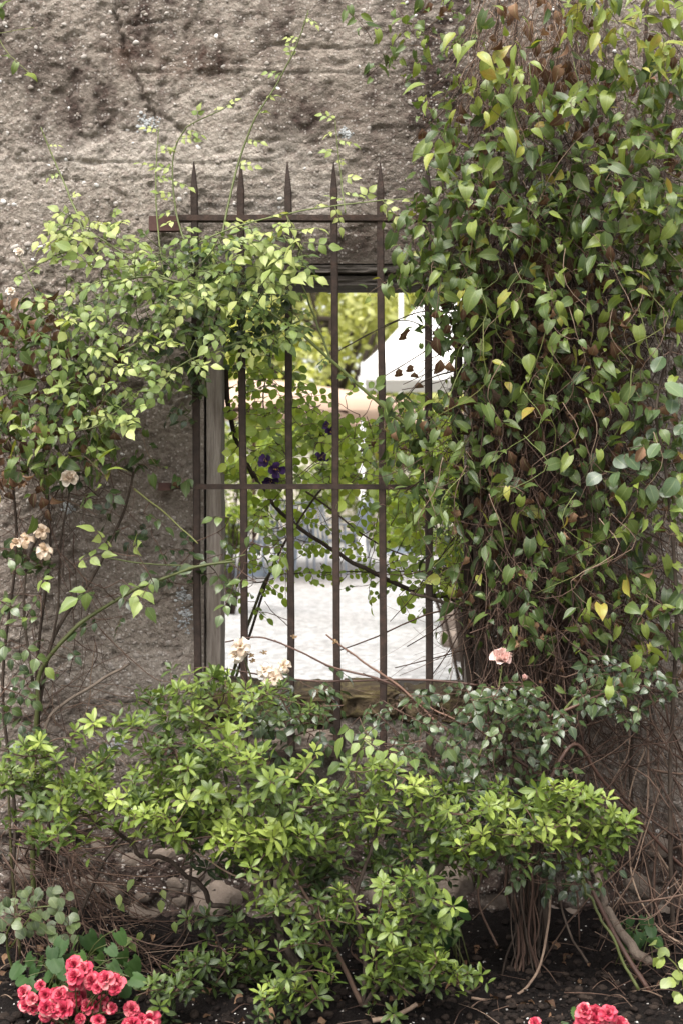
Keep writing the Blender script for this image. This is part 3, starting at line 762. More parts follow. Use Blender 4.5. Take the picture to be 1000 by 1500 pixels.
# ------------------------------------------------------------------ leaves
def blade(shape, asp, nl, na, bend, fold, wave, seed, serr=0.0):
    """one leaf of length 1 along +Y, facing +Z -> verts, quads, uv"""
    r = np.random.default_rng(seed)
    t = np.linspace(0, 1, nl + 1)
    s = np.linspace(-1, 1, na + 1)
    tt = np.clip(t, 1e-4, 1 - 1e-4)
    if shape == 'ellip':
        w = np.sin(math.pi * tt ** 0.95) ** 0.85
    elif shape == 'obov':
        w = np.sin(math.pi * tt ** 1.25) ** 0.85
    elif shape == 'ovate':
        w = np.sin(math.pi * tt ** 0.72) ** (0.8 + .55 * tt)
    elif shape == 'round':
        w = np.sin(math.pi * tt ** 0.9) ** 0.62
    elif shape == 'heart':
        w = np.where(tt < .3, .62 + .38 * np.sin(tt / .3 * math.pi / 2), np.cos((tt - .3) / .7 * math.pi / 2) ** 1.15)
    elif shape == 'shrivel':
        w = np.sin(math.pi * tt ** 0.8) ** 0.9 * (0.75 + 0.5 * r.random(nl + 1))
    w = np.maximum(w, 0.02) * asp / 2
    w = w * (1 + r.uniform(-.05, .05, nl + 1))
    b = bend if abs(bend) > 1e-3 else 1e-3
    cy, cz = np.sin(b * t) / b, -(1 - np.cos(b * t)) / b
    T, Sg = np.meshgrid(t, s, indexing='ij')
    W = np.repeat(w[:, None], na + 1, 1)
    if serr:
        W = W * (1 + serr * np.where(np.abs(Sg) > .9, np.where(np.arange(nl + 1) % 2 == 0, 1, -1)[:, None], 0))
    X = Sg * W
    Y = np.repeat(cy[:, None], na + 1, 1).copy()
    if shape == 'heart':
        Y = Y - 0.16 * np.abs(Sg) ** 1.3 * np.clip(1 - T / .45, 0, 1)
    ph = r.uniform(0, 6.28)
    Z = np.repeat(cz[:, None], na + 1, 1) + fold * np.abs(X) + wave * np.sin(T * 7 + ph + (Sg > 0) * 2.1) * np.abs(Sg) * asp * .5
    tw = r.uniform(-.25, .25)
    Z = Z + tw * X * T
    X = X + r.uniform(-.05, .05) * np.sin(T * math.pi)
    v = np.stack([X, Y, Z], -1).reshape(-1, 3)
    n = na + 1
    i = (np.arange(nl)[:, None] * n + np.arange(na)[None, :]).ravel()
    f = np.stack([i, i + 1, i + n + 1, i + n], -1)
    uv = np.stack([Sg * .5 + .5, T], -1).reshape(-1, 2)
    return v, f, uv

def lobed_blade(seed, lobes=5, teeth=True):
    r = np.random.default_rng(seed)
    n = 28
    a = np.linspace(-2.6, 2.6, n)
    rad = 0.40 + 0.055 * np.cos(a * 3 / 1.25) + (0.016 * np.where(np.arange(n) % 2, 1, -1) if teeth else 0) + r.uniform(-.015, .015, n)
    rad = rad * (1 - 0.10 * np.abs(a) / 2.6)
    px, py = np.sin(a) * rad, 0.36 + np.cos(a) * rad
    bz = lambda x, y: -0.25 * (y - .2) ** 2 - 0.2 * x * x + 0.02 * np.sin(9 * x + 5 * y + seed)
    mx, my = px * .55, .30 + (py - .30) * .55
    v = np.vstack([[0, .12, 0], np.stack([mx, my, bz(mx, my) - .012], -1), np.stack([px, py, bz(px, py)], -1)])
    f4 = [(1 + k, 1 + n + k, 2 + n + k, 2 + k) for k in range(n - 1)]
    f = [(0, 1 + k, 2 + k, 2 + k) for k in range(n - 1)]
    uv = np.stack([v[:, 0] + .5, v[:, 1]], -1)
    fan = np.array([(0, 1 + k, 2 + k) for k in range(n - 1)])
    return v, np.array(f4), uv, fan

SPEC = {}
def species(key, mat, size, tpls):
    SPEC[key] = dict(mat=M[mat], size=size, tpl=tpls, mesh=[None] * len(tpls))
species('rose_light', 'rose_light', .045, [blade('ovate', .58 + .03 * (k % 3), 6, 4, .35 + .12 * k, .25 - .07 * k, .05, 10 + k, .05) for k in range(5)])
species('rose_dark', 'rose_dark', .045, [blade('ovate', .60 + .04 * (k % 2), 6, 4, .45 + .12 * k, .22 - .05 * k, .06, 20 + k, .05) for k in range(5)])
species('vine', 'vine', .062, [blade('heart' if k % 3 else 'ovate', .46 + .05 * (k % 5), 6, 4, .15 + .17 * k, .45 - .05 * k, .05 + .015 * (k % 3), 30 + k) for k in range(9)])
species('vine_long', 'vine', .085, [blade('ovate', .36 + .05 * (k % 3), 6, 4, .5 + .2 * k, .25, .05, 40 + k) for k in range(4)])
species('azalea', 'azalea', .052, [blade('obov', .33 + .03 * (k % 3), 6, 2, .1 + .2 * k, .34 - .06 * k, .03, 50 + k) for k in range(5)])
species('round', 'round', .065, [blade('round', .80, 6, 4, .3 + .15 * k, .12, .06, 60 + k) for k in range(4)])
species('small_round', 'small_round', .026, [blade('round', .80, 5, 2, .3 + .15 * k, .15, .05, 65 + k) for k in range(4)])
species('back', 'back_leaf', .034, [blade('round', .72, 5, 2, .2 + .15 * k, .2, .05, 70 + k) for k in range(4)])
species('dry', 'dry', .055, [blade('shrivel', .5, 6, 4, 1.3 + .5 * k, .9 - .2 * k, .22, 80 + k) for k in range(5)])
species('lobed', 'lobed', .075, [lobed_blade(90 + k) for k in range(4)])

ALL_PLANTS = []
class Plant:
    def __init__(self, name, label, cat, base, group=None, twig='twig'):
        self.root = empty(name, base, label, cat, group)
        self.base = Vector(base)
        self.leaves = []            # (species, variant, Matrix, tint)
        self.tw = Acc()
        self.twig = twig
        self.skel = []
        ALL_PLANTS.append(self)

    def leaf(self, sp, p, d, n, size, tint, wid=1.0):
        y = d.normalized()
        z = n - n.dot(y) * y
        if z.length < 1e-4:
            z = Vector((0, -1, .3)) - Vector((0, -1, .3)).dot(y) * y
        z.normalize()
        x = y.cross(z)
        k = size
        m = Matrix(((x.x * k * wid, y.x * k, z.x * k, p.x), (x.y * k * wid, y.y * k, z.y * k, p.y), (x.z * k * wid, y.z * k, z.z * k, p.z), (0, 0, 0, 1)))
        self.leaves.append((sp, random.randrange(len(SPEC[sp]['tpl'])), m, tint))

    def twigline(self, pts, r0, r1, tint=.4, sides=4, n=None):
        n = n or max(4, len(pts) * 3)
        path = smooth_path(pts, n)
        v, f, c = tube(path, np.linspace(r0, r1, n), sides)
        self.tw.add(v, f, c, tint)
        return path

    def cane(self, pix, r0, r1, mat='green_stem', tint=.5, name='cane', n=None, sides=7, thorns=0, wob=.004, skel=True, knot=.12):
        """a hero cane drawn through (px, py, depth) points; its own mesh"""
        pts = [P(*q) for q in pix]
        n = n or len(pts) * 6
        path = smooth_path(pts, n)
        k = np.arange(n)
        path = path + wob * np.stack([fbm(k * .33, k * 0 + 3.1, 2, len(self.skel)) - .5, fbm(k * .33, k * 0 + 7.7, 2, 5) - .5, fbm(k * .33, k * 0 + 1.3, 2, 9) - .5], -1)
        rad = np.linspace(r0, r1, n) * (1 + knot * (fbm(k * .8, k * 0 + pix[0][0], 2, 3) - .5))
        a = Acc()
        v, f, c = tube(path, rad, sides)
        a.add(v, f, c, tint)
        for _ in range(thorns):
            i = random.randrange(1, n - 1)
            q = path[i]
            d = np.random.default_rng(int(abs(q[0]) * 1e5) + _).normal(size=3)
            d /= np.linalg.norm(d)
            tp = q + d * (rad[i] + .006)
            u = np.cross(d, [.3, .5, .8]); u /= np.linalg.norm(u)
            w = np.cross(d, u)
            b = q + d * rad[i] * .6
            a.add(np.array([b + u * .0022, b - u * .0011 + w * .002, b - u * .0011 - w * .002, tp]), None, [(0, 1, 3), (1, 2, 3), (2, 0, 3)], min(1, tint + .35))
        o = link(name, a.mesh(name, M[mat], True, self.base), self.root)
        if skel:
            self.skel += [Vector(q) for q in path[::2]]
        return [Vector(q) for q in path]

    def connect(self, p, r0=.0022, r1=.0012, tint=.4, sag=.02, maxlen=.5):
        if not self.skel:
            return None
        best = min(self.skel, key=lambda q: (q - p).length + 0.5 * max(0, q.z - p.z) + random.random() * .015)
        d = (p - best)
        if d.length > maxlen:
            best = p - d.normalized() * maxlen
            d = p - best
        m = best + d * .5 + Vector((random.uniform(-.3, .3), random.uniform(-.2, .3), -.15)) * d.length * .4
        path = self.twigline([best, m, p], r0, r1, tint, 4, max(4, min(9, int(d.length / .03) + 3)))
        self.skel += [Vector(q) for q in path[2::2]]
        return (p - m).normalized()

def rnd(a=1.0):
    return Vector((random.gauss(0, a), random.gauss(0, a), random.gauss(0, a)))

def face_n(up=.7, out=.75, sp=.35):
    """a leaf normal: turned to the light above and away from the wall"""
    return (Vector((0, -out, up)) + rnd(sp)).normalized()

def clampt(t):
    return max(0.0, min(1.0, t))

def rose_leaf(pl, sp, p, d, size, tint, n=None, leaflets=5, jit=.08):
    """a compound leaf: rachis with leaflets in pairs and one at the tip"""
    n = n or face_n()
    d = (d - n * d.dot(n)).normalized()
    side = d.cross(n)
    L = size * (1.15 if leaflets == 3 else 1.75)
    droop = Vector((0, 0, -1))
    pts = [p + d * L * t + droop * L * .18 * t * t for t in (0, .35, .65, 1)]
    pl.twigline(pts, .0011, .0007, .62 if pl.twig == 'green_stem' else .5, 3, 5)
    tip = pts[-1]
    pl.leaf(sp, tip, d + droop * .3 + rnd(.12), n + rnd(.15), size * random.uniform(.92, 1.15), clampt(tint + random.gauss(0, jit)))
    for k, t in enumerate((.62, .22)[:(leaflets - 1) // 2]):
        q = p + d * L * t + droop * L * .18 * t * t
        for s in (-1, 1):
            dd = d * .55 + side * s * .85 + droop * .15 + rnd(.14)
            pl.leaf(sp, q + side * s * size * .05, dd, n + side * s * random.uniform(-.2, .35) + rnd(.18), size * random.uniform(.72, .98) * (1 - .1 * k), clampt(tint + random.gauss(0, jit)))

def whorl(pl, p, ax, size, tint, k=7, sp='azalea'):
    """azalea shoot tip: a rosette of leaves round the axis, younger ones upright in the middle"""
    ax = ax.normalized()
    u = ax.cross(Vector((.3, .8, .1)))
    u.normalize()
    w = ax.cross(u)
    ph = random.random() * 6.28
    for i in range(k):
        a = ph + i * 2.4
        el = math.radians(82 - 52 * i / max(1, k - 1) + random.uniform(-12, 12))
        o = u * math.cos(a) + w * math.sin(a)
        d = ax * math.cos(el) + o * math.sin(el)
        n = ax * math.sin(el) - o * math.cos(el) + rnd(.15)
        sz = size * (1.0 - .42 * i / k) * random.uniform(.85, 1.15)
        pl.leaf(sp, p - ax * .010 * (1 - i / k) + o * .002, d, n, sz, clampt(tint + .18 * (i / k) - .06 + random.gauss(0, .07)))
    for i in range(random.randint(2, 4)):                      # leaves lower on the shoot
        a = ph + 1 + i * 2.1
        o = u * math.cos(a) + w * math.sin(a)
        d = (ax * .2 + o + Vector((0, 0, -.15))).normalized()
        pl.leaf(sp, p - ax * random.uniform(.02, .05), d, ax + rnd(.2), size * random.uniform(.7, 1.0), clampt(tint - .14 + random.gauss(0, .07)))

def inpoly(x, y, poly):
    r = False
    j = len(poly) - 1
    for i in range(len(poly)):
        (a, b), (c, d) = poly[i], poly[j]
        if (b > y) != (d > y) and x < (c - a) * (y - b) / (d - b + 1e-9) + a:
            r = not r
        j = i
    return r

def fill(poly, n, mind=0.0, tries=12):
    """n points spread evenly over a polygon of photo pixels"""
    xs, ys = [q[0] for q in poly], [q[1] for q in poly]
    pts = []
    for _ in range(n):
        best, bd = None, -1
        for k in range(tries):
            for g in range(60):
                x, y = random.uniform(min(xs), max(xs)), random.uniform(min(ys), max(ys))
                if inpoly(x, y, poly):
                    break
            dd = min(((x - a) ** 2 + (y - b) ** 2 for a, b in pts[-160:]), default=1e9)
            if dd > bd:
                best, bd = (x, y), dd
            if not pts: break
        if mind and bd < mind * mind:
            continue
        pts.append(best)
    return pts

def rose_fill(pl, sp, poly, n, yr, size, tint, tj=.12, connect=True, leaflets=5, up=.85, out=.6):
    pts = fill(poly, n)
    for (a, b) in pts:
        u = random.random()
        y = yr[0] + (yr[1] - yr[0]) * u
        p = P(a, b, y)
        d = Vector((random.uniform(-1, 1), random.uniform(-.6, .1), random.uniform(-.7, .35)))
        if connect:
            pl.connect(p, .0016, .001, .5, maxlen=.22)
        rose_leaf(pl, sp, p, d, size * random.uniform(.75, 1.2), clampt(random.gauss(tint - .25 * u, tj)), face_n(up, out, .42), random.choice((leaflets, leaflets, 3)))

def cane_leaves(pl, sp, path, step, size, tint, t0=.1, t1=1.0, kind='rose', tipyoung=.0):
    L = 0
    last = -1
    for i in range(1, len(path)):
        L += (path[i] - path[i - 1]).length
        t = i / (len(path) - 1)
        if t < t0 or t > t1 or L - last < step * random.uniform(.7, 1.3):
            continue
        last = L
        dr = (path[i] - path[i - 1]).normalized()
        s = dr.cross(Vector((0, -1, .2))) * random.choice((-1, 1))
        d = dr * .45 + s * .8 + Vector((0, -.35, 0)) + rnd(.25)
        rose_leaf(pl, sp, path[i], d, size * random.uniform(.75, 1.15) * (1 - .35 * tipyoung * t), clampt(tint + tipyoung * .25 * t + random.gauss(0, .1)), face_n(), random.choice((5, 5, 3)))

def vine_shoot(pl, p, d, n_nodes, step, size, tint, sp='vine', tj=.1, dry=.05, droop=.35):
    """a twining shoot: leaves in opposite pairs on short stalks"""
    pts = [p.copy()]
    dd = d.normalized()
    for k in range(n_nodes):
        dd = (dd + rnd(.25) + Vector((0, 0, -droop * .4))).normalized()
        pts.append(pts[-1] + dd * step)
    if n_nodes:
        pl.twigline(pts, .0011, .0007, random.uniform(.35, .9), 3, len(pts) * 2)
    for k, q in enumerate(pts):
        s = dd.cross(face_n(.3, .9, .3)).normalized()
        for sg in (-1, 1):
            if random.random() < .13:
                continue
            st = (s * sg * .9 + Vector((0, -.55, .15)) + rnd(.25)).normalized() * size * random.uniform(.25, .5)
            b = q + st
            pl.twigline([q, q + st * .5 + Vector((0, 0, .004)), b], .0007, .0006, .75, 3, 3)
            ld = (s * sg * .6 + Vector((0, -.25, -.6)) + rnd(.5)).normalized()
            if random.random() < dry:
                pl.leaf('dry', b, Vector((0, 0, -1)) + rnd(.3), face_n(.2, .9, .5), size * random.uniform(.6, 1.0), random.uniform(.15, .9))
            else:
                tq = random.gauss(tint, tj)
                tq = min(tq, .84 if sp == 'vine' else 1.0) if random.random() > .03 else random.uniform(.86, 1.0)
                pl.leaf(sp, b, ld, face_n(.85, .55, .55), size * random.uniform(.5, 1.2) * (1 - .25 * k / max(1, n_nodes)), clampt(tq))

def vine_fill(pl, poly, n, yr, size, tint, sp='vine', dry=.05, nodes=(1, 3), tj=.17, dirv=(0, -.3, -.6)):
    for (a, b) in fill(poly, n):
        u = random.random()
        p = P(a, b, yr[0] + (yr[1] - yr[0]) * u)
        d = Vector(dirv) + rnd(.5)
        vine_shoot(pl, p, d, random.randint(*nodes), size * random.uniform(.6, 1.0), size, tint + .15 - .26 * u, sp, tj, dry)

def azalea_fill(pl, poly, n, yr, size, tint, mind=14, k=(6, 9), ax=(0, -.45, .85), axj=.35):
    """layered sprays: a twig runs outward and carries leaf rosettes to both sides; single rosettes fill in"""
    bx_ = sum(q[0] for q in poly) / len(poly)
    w = max(q[0] for q in poly) - min(q[0] for q in poly)
    ns = int(round(n * .13))
    def one(p, t, sz, side=0.0):
        axv = Vector(ax) + Vector((side, 0, 0)) + rnd(axj)
        whorl(pl, p, axv, size * sz * random.uniform(.72, 1.12), clampt(t + random.choice((0, 0, 0, -.22))), random.randint(*k))
    for (a, b) in fill(poly, ns):
        y = random.uniform(*yr)
        o = P(a, b, y)
        s = random.choice((-1, 1)) * random.uniform(.3, 1)
        d = Vector((s + (a - bx_) / w * 1.2, -.55, random.uniform(-.12, .30))).normalized()
        L = random.uniform(.08, .15)
        o = o - d * L * .5
        pl.connect(o, .0024, .0018, .45, maxlen=.4)
        pts = [o, o + d * L * .5 + Vector((0, 0, .012)), o + d * L]
        path = [Vector(q) for q in pl.twigline(pts, .0018, .0011, .5, 4, 8)]
        pl.skel += path[3::2]
        sd = d.cross(Vector((0, 0, 1))).normalized()
        t0 = random.gauss(tint + .04, .12)
        for j, t in enumerate((.25, .45, .62, .8, 1.0)):
            if random.random() < .12: continue
            q = path[min(7, int(t * 7))]
            off = sd * (-1) ** j * random.uniform(.012, .04) * (1.15 - t) + Vector((0, 0, random.uniform(.004, .018)))
            pl.twigline([q, q + off], .0012, .0009, .5, 3, 3)
            one(q + off, t0 + random.gauss(0, .06), .95 + .1 * t, d.x * .5)
    for (a, b) in fill(poly, int(n * .42), mind):
        a, b = a + random.gauss(0, 9), b + random.gauss(0, 9)
        u = random.random()
        p = P(a, b, yr[0] + (yr[1] - yr[0]) * u)
        pl.connect(p - Vector((0, 0, .012)), .0021, .0013, .45, maxlen=.35)
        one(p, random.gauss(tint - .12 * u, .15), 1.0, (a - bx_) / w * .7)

# ------------------------------------------------------------------ flowers
def petal_grid(w, cup, curl, seed, nl=6, na=5, notch=.0):
    r = np.random.default_rng(seed)
    t, s = np.meshgrid(np.linspace(0, 1, nl), np.linspace(-1, 1, na), indexing='ij')
    wid = w * (0.16 + 0.84 * np.sin(np.clip(t, 0, 1) * math.pi * .62) ** .9) * np.where(t > .8, 1 - (t - .8) * 1.7, 1)
    X = s * wid * .5
    Y = t - notch * (1 - np.abs(s)) * (t > .95) * .5
    Z = cup * (s ** 2) * wid + cup * .45 * np.sin(t * math.pi * .5) ** 2 * .8 - curl * np.clip(t - .7, 0, 1) ** 1.3 * 2.2 + .03 * np.sin(s * 5 + t * 6 + seed)
    v = np.stack([X, Y, Z], -1).reshape(-1, 3) + r.normal(0, .006, (nl * na, 3))
    i = (np.arange(nl - 1)[:, None] * na + np.arange(na - 1)[None, :]).ravel()
    return v, np.stack([i, i + 1, i + na + 1, i + na], -1)

def frame_of(ax):
    ax = ax.normalized()
    u = ax.cross(Vector((.21, .83, .12)))
    u.normalize()
    return Matrix((u, ax.cross(u), ax)).transposed().to_4x4()      # columns u, w, ax

def flower(pl, p, ax, size, rings, mat, name='flower', centre=None, tints=(.3, .9), cuts=None, label=None):
    """part 'flower' (its heart) with a child mesh for each petal; rings = (count, tilt from axis in degrees, scale, width, cup, curl)"""
    R = Matrix.Translation(p - pl.base) @ frame_of(ax) @ Matrix.Diagonal((size, size, size, 1))
    a = Acc()
    v, f = ICO1
    a.add(v * np.array([.16, .16, .13]), None, f, .3)
    rr = np.random.default_rng(int(abs(p.x * 7919 + p.z * 3571) * 100))
    for k in range(10):
        d = np.array([rr.normal() * .16, rr.normal() * .16, .25 + .12 * rr.random()])
        a.add(v * .035 + d, None, f, rr.uniform(.3, 1))
    h = link(name, a.mesh(name, M[centre or 'stamen']), pl.root)
    h.matrix_local = R
    if label:
        h['label'] = label
    sd = int(rr.integers(1000))
    for ri, (cnt, tilt, scl, wdt, cup, curl) in enumerate(rings):
        meshes = [mesh_arrays('petal', *petal_grid(wdt, cup, curl, sd + ri * 5 + q), M[mat], True) for q in range(2)]
        for k in range(cnt):
            if cuts and rr.random() < cuts:
                continue
            an = k * 2 * math.pi / cnt + ri * .7 + rr.normal() * .12
            o = link('petal', meshes[k % 2], h)
            tl = math.radians(tilt + rr.normal() * 7)
            o.matrix_local = Matrix.Rotation(an, 4, 'Z') @ Matrix.Rotation(math.pi / 2 - tl, 4, 'X') @ Matrix.Diagonal((scl, scl * rr.uniform(.9, 1.1), scl, 1))
            o['tint'] = float(np.clip(rr.uniform(*tints) - .10 * ri, 0, 1))
    return h

def stalk(pl, pts, r=.0014, tint=.6):
    pl.twigline(pts, r, r * .85, tint, 5, 8)

# ------------------------------------------------------------------ the plants
def ground_at(px, y):
    x = P(px, 700, y).x
    return Vector((x, y, float(soil_h(np.array([x]), np.array([y]))[0])))

def tangle(pl, poly, n, yr, length, dirv, tint=(.2, .8), r=(.0006, .0016), spread=.35, nseg=7, top=None):
    """thin dry stems running through a patch of the photograph"""
    for (a, b) in fill(poly, n, 0, 3):
        y = random.uniform(*yr)
        p = P(a, b, y)
        d = (Vector(dirv) + rnd(spread)).normalized()
        L = length * random.uniform(.5, 1.4)
        pts = [p]
        for k in range(3):
            d = (d + rnd(.28)).normalized()
            q = pts[-1] + d * L / 3
            q.y = min(max(q.y, yr[0] - .05), -.012)
            pts.append(q)
        rr = r[0] + (r[1] - r[0]) * random.random() ** 2
        pl.twigline(pts, rr, rr * .6, clampt(random.uniform(*tint)), 3, nseg)

# --- A: climbing rose with pale young leaves arching over the window's upper corner
A = Plant('climbing_rose', 'climbing rose with pale lime green leaflets arching over the top corner of the barred window', 'rose', ground_at(250, -.12), None, 'green_stem')
A.cane([(270, 1372, -.10), (282, 1240, -.10), (288, 1120, -.05), (290, 980, -.03), (289, 800, -.03), (289, 640, -.04), (300, 520, -.10), (330, 440, -.16)], .0042, .0035, 'bark', .35, 'old_stem', thorns=0, n=60)
c1 = A.cane([(592, 622, -.10), (545, 582, -.12), (485, 528, -.14), (430, 480, -.16), (375, 450, -.18), (325, 432, -.19), (270, 415, -.20), (215, 405, -.22), (150, 415, -.24)], .0048, .0026, 'green_stem', .62, thorns=8)
c2 = A.cane([(300, 445, -.16), (285, 390, -.15), (268, 345, -.13), (257, 300, -.11), (253, 240, -.10), (262, 205, -.10), (280, 182, -.11), (330, 158, -.13)], .0032, .0014, 'green_stem', .55, thorns=12)
c3 = A.cane([(240, 400, -.15), (231, 330, -.12), (229, 260, -.10), (230, 215, -.09), (233, 188, -.09)], .0022, .0012, 'green_stem', .75)
c4 = A.cane([(325, 345, -.14), (336, 290, -.12), (352, 230, -.10), (375, 172, -.10), (405, 125, -.10), (428, 80, -.11), (444, 40, -.12), (452, 14, -.13)], .0032, .0013, 'green_stem', .55, thorns=10)
c5 = A.cane([(150, 390, -.18), (125, 345, -.15), (108, 300, -.12), (92, 262, -.10), (78, 232, -.09), (60, 186, -.09)], .0034, .0014, 'green_stem', .7, thorns=14)
c6 = A.cane([(290, 356, -.15), (340, 334, -.16), (400, 318, -.16), (470, 304, -.17), (540, 296, -.17), (605, 290, -.17)], .0022, .0013, 'green_stem', .75)
c7 = A.cane([(440, 470, -.17), (390, 492, -.20), (330, 508, -.22), (270, 532, -.24), (215, 568, -.26), (165, 606, -.27), (140, 612, -.28)], .0026, .0012, 'green_stem', .7)
c8 = A.cane([(400, 430, -.17), (330, 446, -.20), (270, 455, -.23), (235, 475, -.25), (190, 510, -.27), (140, 525, -.28)], .0025, .0012, 'green_stem', .7)
c9 = A.cane([(485, 532, -.14), (470, 490, -.14), (455, 450, -.14), (443, 420, -.15), (425, 395, -.16)], .0032, .0018, 'green_stem', .55)
c10 = A.cane([(505, 312, -.15), (500, 265, -.12), (494, 215, -.11), (491, 176, -.11)], .0018, .001, 'green_stem', .7)
c11 = A.cane([(270, 420, -.20), (200, 385, -.20), (150, 350, -.18), (110, 330, -.17), (80, 335, -.16)], .0026, .0014, 'green_stem', .65)
A.skel += [Vector(q) for q in smooth_path([P(330, 440, -.16), P(200, 430, -.2), P(90, 470, -.22)], 14)]
SHA = 'rose_light'
for pth, st, sz, tn, t0, yg in ((c2, 0.0306, 0.0279, .85, .30, .3), (c3, 0.0323, 0.0262, .9, .35, .3), (c4, 0.0527, 0.0279, .72, .25, .5), (c5, 0.0850, 0.0164, .9, .45, .3), (c6, 0.0425, 0.0328, .85, .0, .3), (c7, 0.0306, 0.0328, .80, .08, .5), (c8, 0.0306, 0.0328, .80, .05, .5), (c9, 0.0382, 0.0312, .7, .3, .3), (c10, 0.0289, 0.0246, .8, .1, .3), (c11, 0.0289, 0.0344, .88, .1, .3), (c1, 0.0638, 0.0295, .45, .05, .2)):
    cane_leaves(A, SHA, pth, st, sz, tn, t0, 1.0, 'rose', yg)
rose_fill(A, SHA, [(60, 345), (125, 315), (180, 330), (190, 380), (120, 400), (70, 385)], 16, (-.2, -.12), 0.0300, .95, .06)
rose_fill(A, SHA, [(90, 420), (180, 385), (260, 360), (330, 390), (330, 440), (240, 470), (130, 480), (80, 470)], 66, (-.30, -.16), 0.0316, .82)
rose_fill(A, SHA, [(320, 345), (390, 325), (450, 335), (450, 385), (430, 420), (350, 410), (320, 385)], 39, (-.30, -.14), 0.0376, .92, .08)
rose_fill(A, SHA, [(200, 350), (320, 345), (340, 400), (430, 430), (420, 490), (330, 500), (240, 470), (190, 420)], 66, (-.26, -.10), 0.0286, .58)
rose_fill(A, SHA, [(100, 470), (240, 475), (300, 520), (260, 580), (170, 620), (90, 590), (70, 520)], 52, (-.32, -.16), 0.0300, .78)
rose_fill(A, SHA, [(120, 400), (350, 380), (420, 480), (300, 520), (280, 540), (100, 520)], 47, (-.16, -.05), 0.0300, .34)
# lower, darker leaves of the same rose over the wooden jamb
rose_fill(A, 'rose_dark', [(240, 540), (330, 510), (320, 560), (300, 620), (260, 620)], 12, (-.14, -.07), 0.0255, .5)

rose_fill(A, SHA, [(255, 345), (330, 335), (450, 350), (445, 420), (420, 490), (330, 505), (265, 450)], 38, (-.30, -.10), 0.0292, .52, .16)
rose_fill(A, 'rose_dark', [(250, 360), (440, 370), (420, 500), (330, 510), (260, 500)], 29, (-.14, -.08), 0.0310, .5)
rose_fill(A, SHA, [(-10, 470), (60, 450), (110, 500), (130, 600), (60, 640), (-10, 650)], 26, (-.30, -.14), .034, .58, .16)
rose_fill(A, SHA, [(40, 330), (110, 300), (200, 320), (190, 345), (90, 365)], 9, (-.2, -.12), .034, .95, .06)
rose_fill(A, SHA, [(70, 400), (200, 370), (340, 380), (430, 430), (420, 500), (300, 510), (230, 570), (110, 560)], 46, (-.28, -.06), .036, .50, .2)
rose_fill(A, SHA, [(70, 560), (200, 560), (230, 600), (150, 650), (80, 640)], 14, (-.34, -.2), .034, .75, .1)
# --- B: vine with browning leaves on the wall's edge
B = Plant('browning_vine', 'creeping vine with browning leaves below the pale rose, on bare concrete wall', 'vine', ground_at(20, -.08))
for a in ((10, 1360, -.08), (60, 1365, -.09)):
    B.cane([a, (a[0] + 12, 1200, -.07), (a[0] - 6, 1000, -.06), (a[0] + 14, 800, -.07), (a[0] + 4, 640, -.10), (a[0] + 30, 520, -.14)], .005, .003, 'bark', .4, 'stem')
tangle(B, [(-20, 420), (120, 430), (190, 560), (160, 690), (80, 760), (-20, 780)], 170, (-.16, -.02), .16, (0.2, 0, -.8), (.1, .7))
vine_fill(B, [(-15, 440), (60, 425), (130, 470), (180, 560), (200, 600), (185, 630), (130, 670), (70, 690), (-15, 710)], 31, (-.24, -.08), .052, .50, dry=.3)
vine_fill(B, [(0, 540), (90, 560), (160, 600), (140, 660), (60, 690), (0, 690)], 12, (-.28, -.16), .055, .60, dry=.25)
vine_fill(B, [(-10, 400), (70, 415), (110, 450), (40, 470), (-10, 470)], 4, (-.2, -.1), .045, .75, dry=.15)
for a, b in ((20, 690), (30, 700), (14, 680), (40, 560), (62, 575), (10, 480), (24, 470), (76, 460), (50, 640), (15, 500), (6, 455), (44, 530), (70, 650)):
    B.leaf('dry', P(a, b, -.22), Vector((random.uniform(-.5, .5), -.2, -.9)), face_n(.3, .9, .4), random.uniform(.035, .06), random.uniform(.3, .75))
vine_fill(B, [(120, 610), (200, 640), (270, 690), (280, 720), (230, 715), (170, 690)], 4, (-.16, -.08), .045, .45, dry=.05)

# --- C: rose on the bare wall beside the window, with faded blooms
C = Plant('wall_rose', 'thorny rose with dull green leaves and faded blooms sprawling across the bare wall', 'rose', ground_at(70, -.10))
k1 = C.cane([(50, 1362, -.10), (48, 1180, -.12), (55, 1040, -.13), (60, 982, -.13), (100, 930, -.14), (140, 898, -.14), (200, 862, -.15), (245, 845, -.15), (290, 830, -.16), (345, 822, -.16)], .0070, .0030, 'green_stem', .45, thorns=26)
k2 = C.cane([(52, 1080, -.12), (70, 960, -.11), (98, 900, -.10), (126, 862, -.10), (160, 800, -.11), (185, 740, -.12), (196, 690, -.13)], .0055, .003, 'bark', .5, thorns=14)
k3 = C.cane([(150, 816, -.13), (220, 826, -.14), (300, 828, -.15), (360, 812, -.16)], .0024, .0015, 'green_stem', .5)
k4 = C.cane([(196, 716, -.13), (228, 740, -.14), (262, 770, -.14), (290, 796, -.15)], .0024, .0016, 'green_stem', .95)
k5 = C.cane([(48, 1000, -.13), (36, 900, -.15), (40, 830, -.16), (55, 790, -.17), (66, 775, -.17)], .004, .002, 'bark', .55)
k6 = C.cane([(60, 1010, -.13), (84, 900, -.12), (88, 800, -.12), (100, 735, -.13), (104, 700, -.14)], .0036, .0018, 'bark', .5)
C.cane([(62, 1080, -.13), (80, 1042, -.12), (130, 1008, -.12), (180, 978, -.12), (190, 972, -.11)], .0048, .0036, 'bark', .95, 'dead_stick')
C.cane([(100, 1090, -.10), (128, 1040, -.10), (134, 990, -.10), (140, 940, -.11)], .0015, .001, 'twig', .9, 'dead_twig')
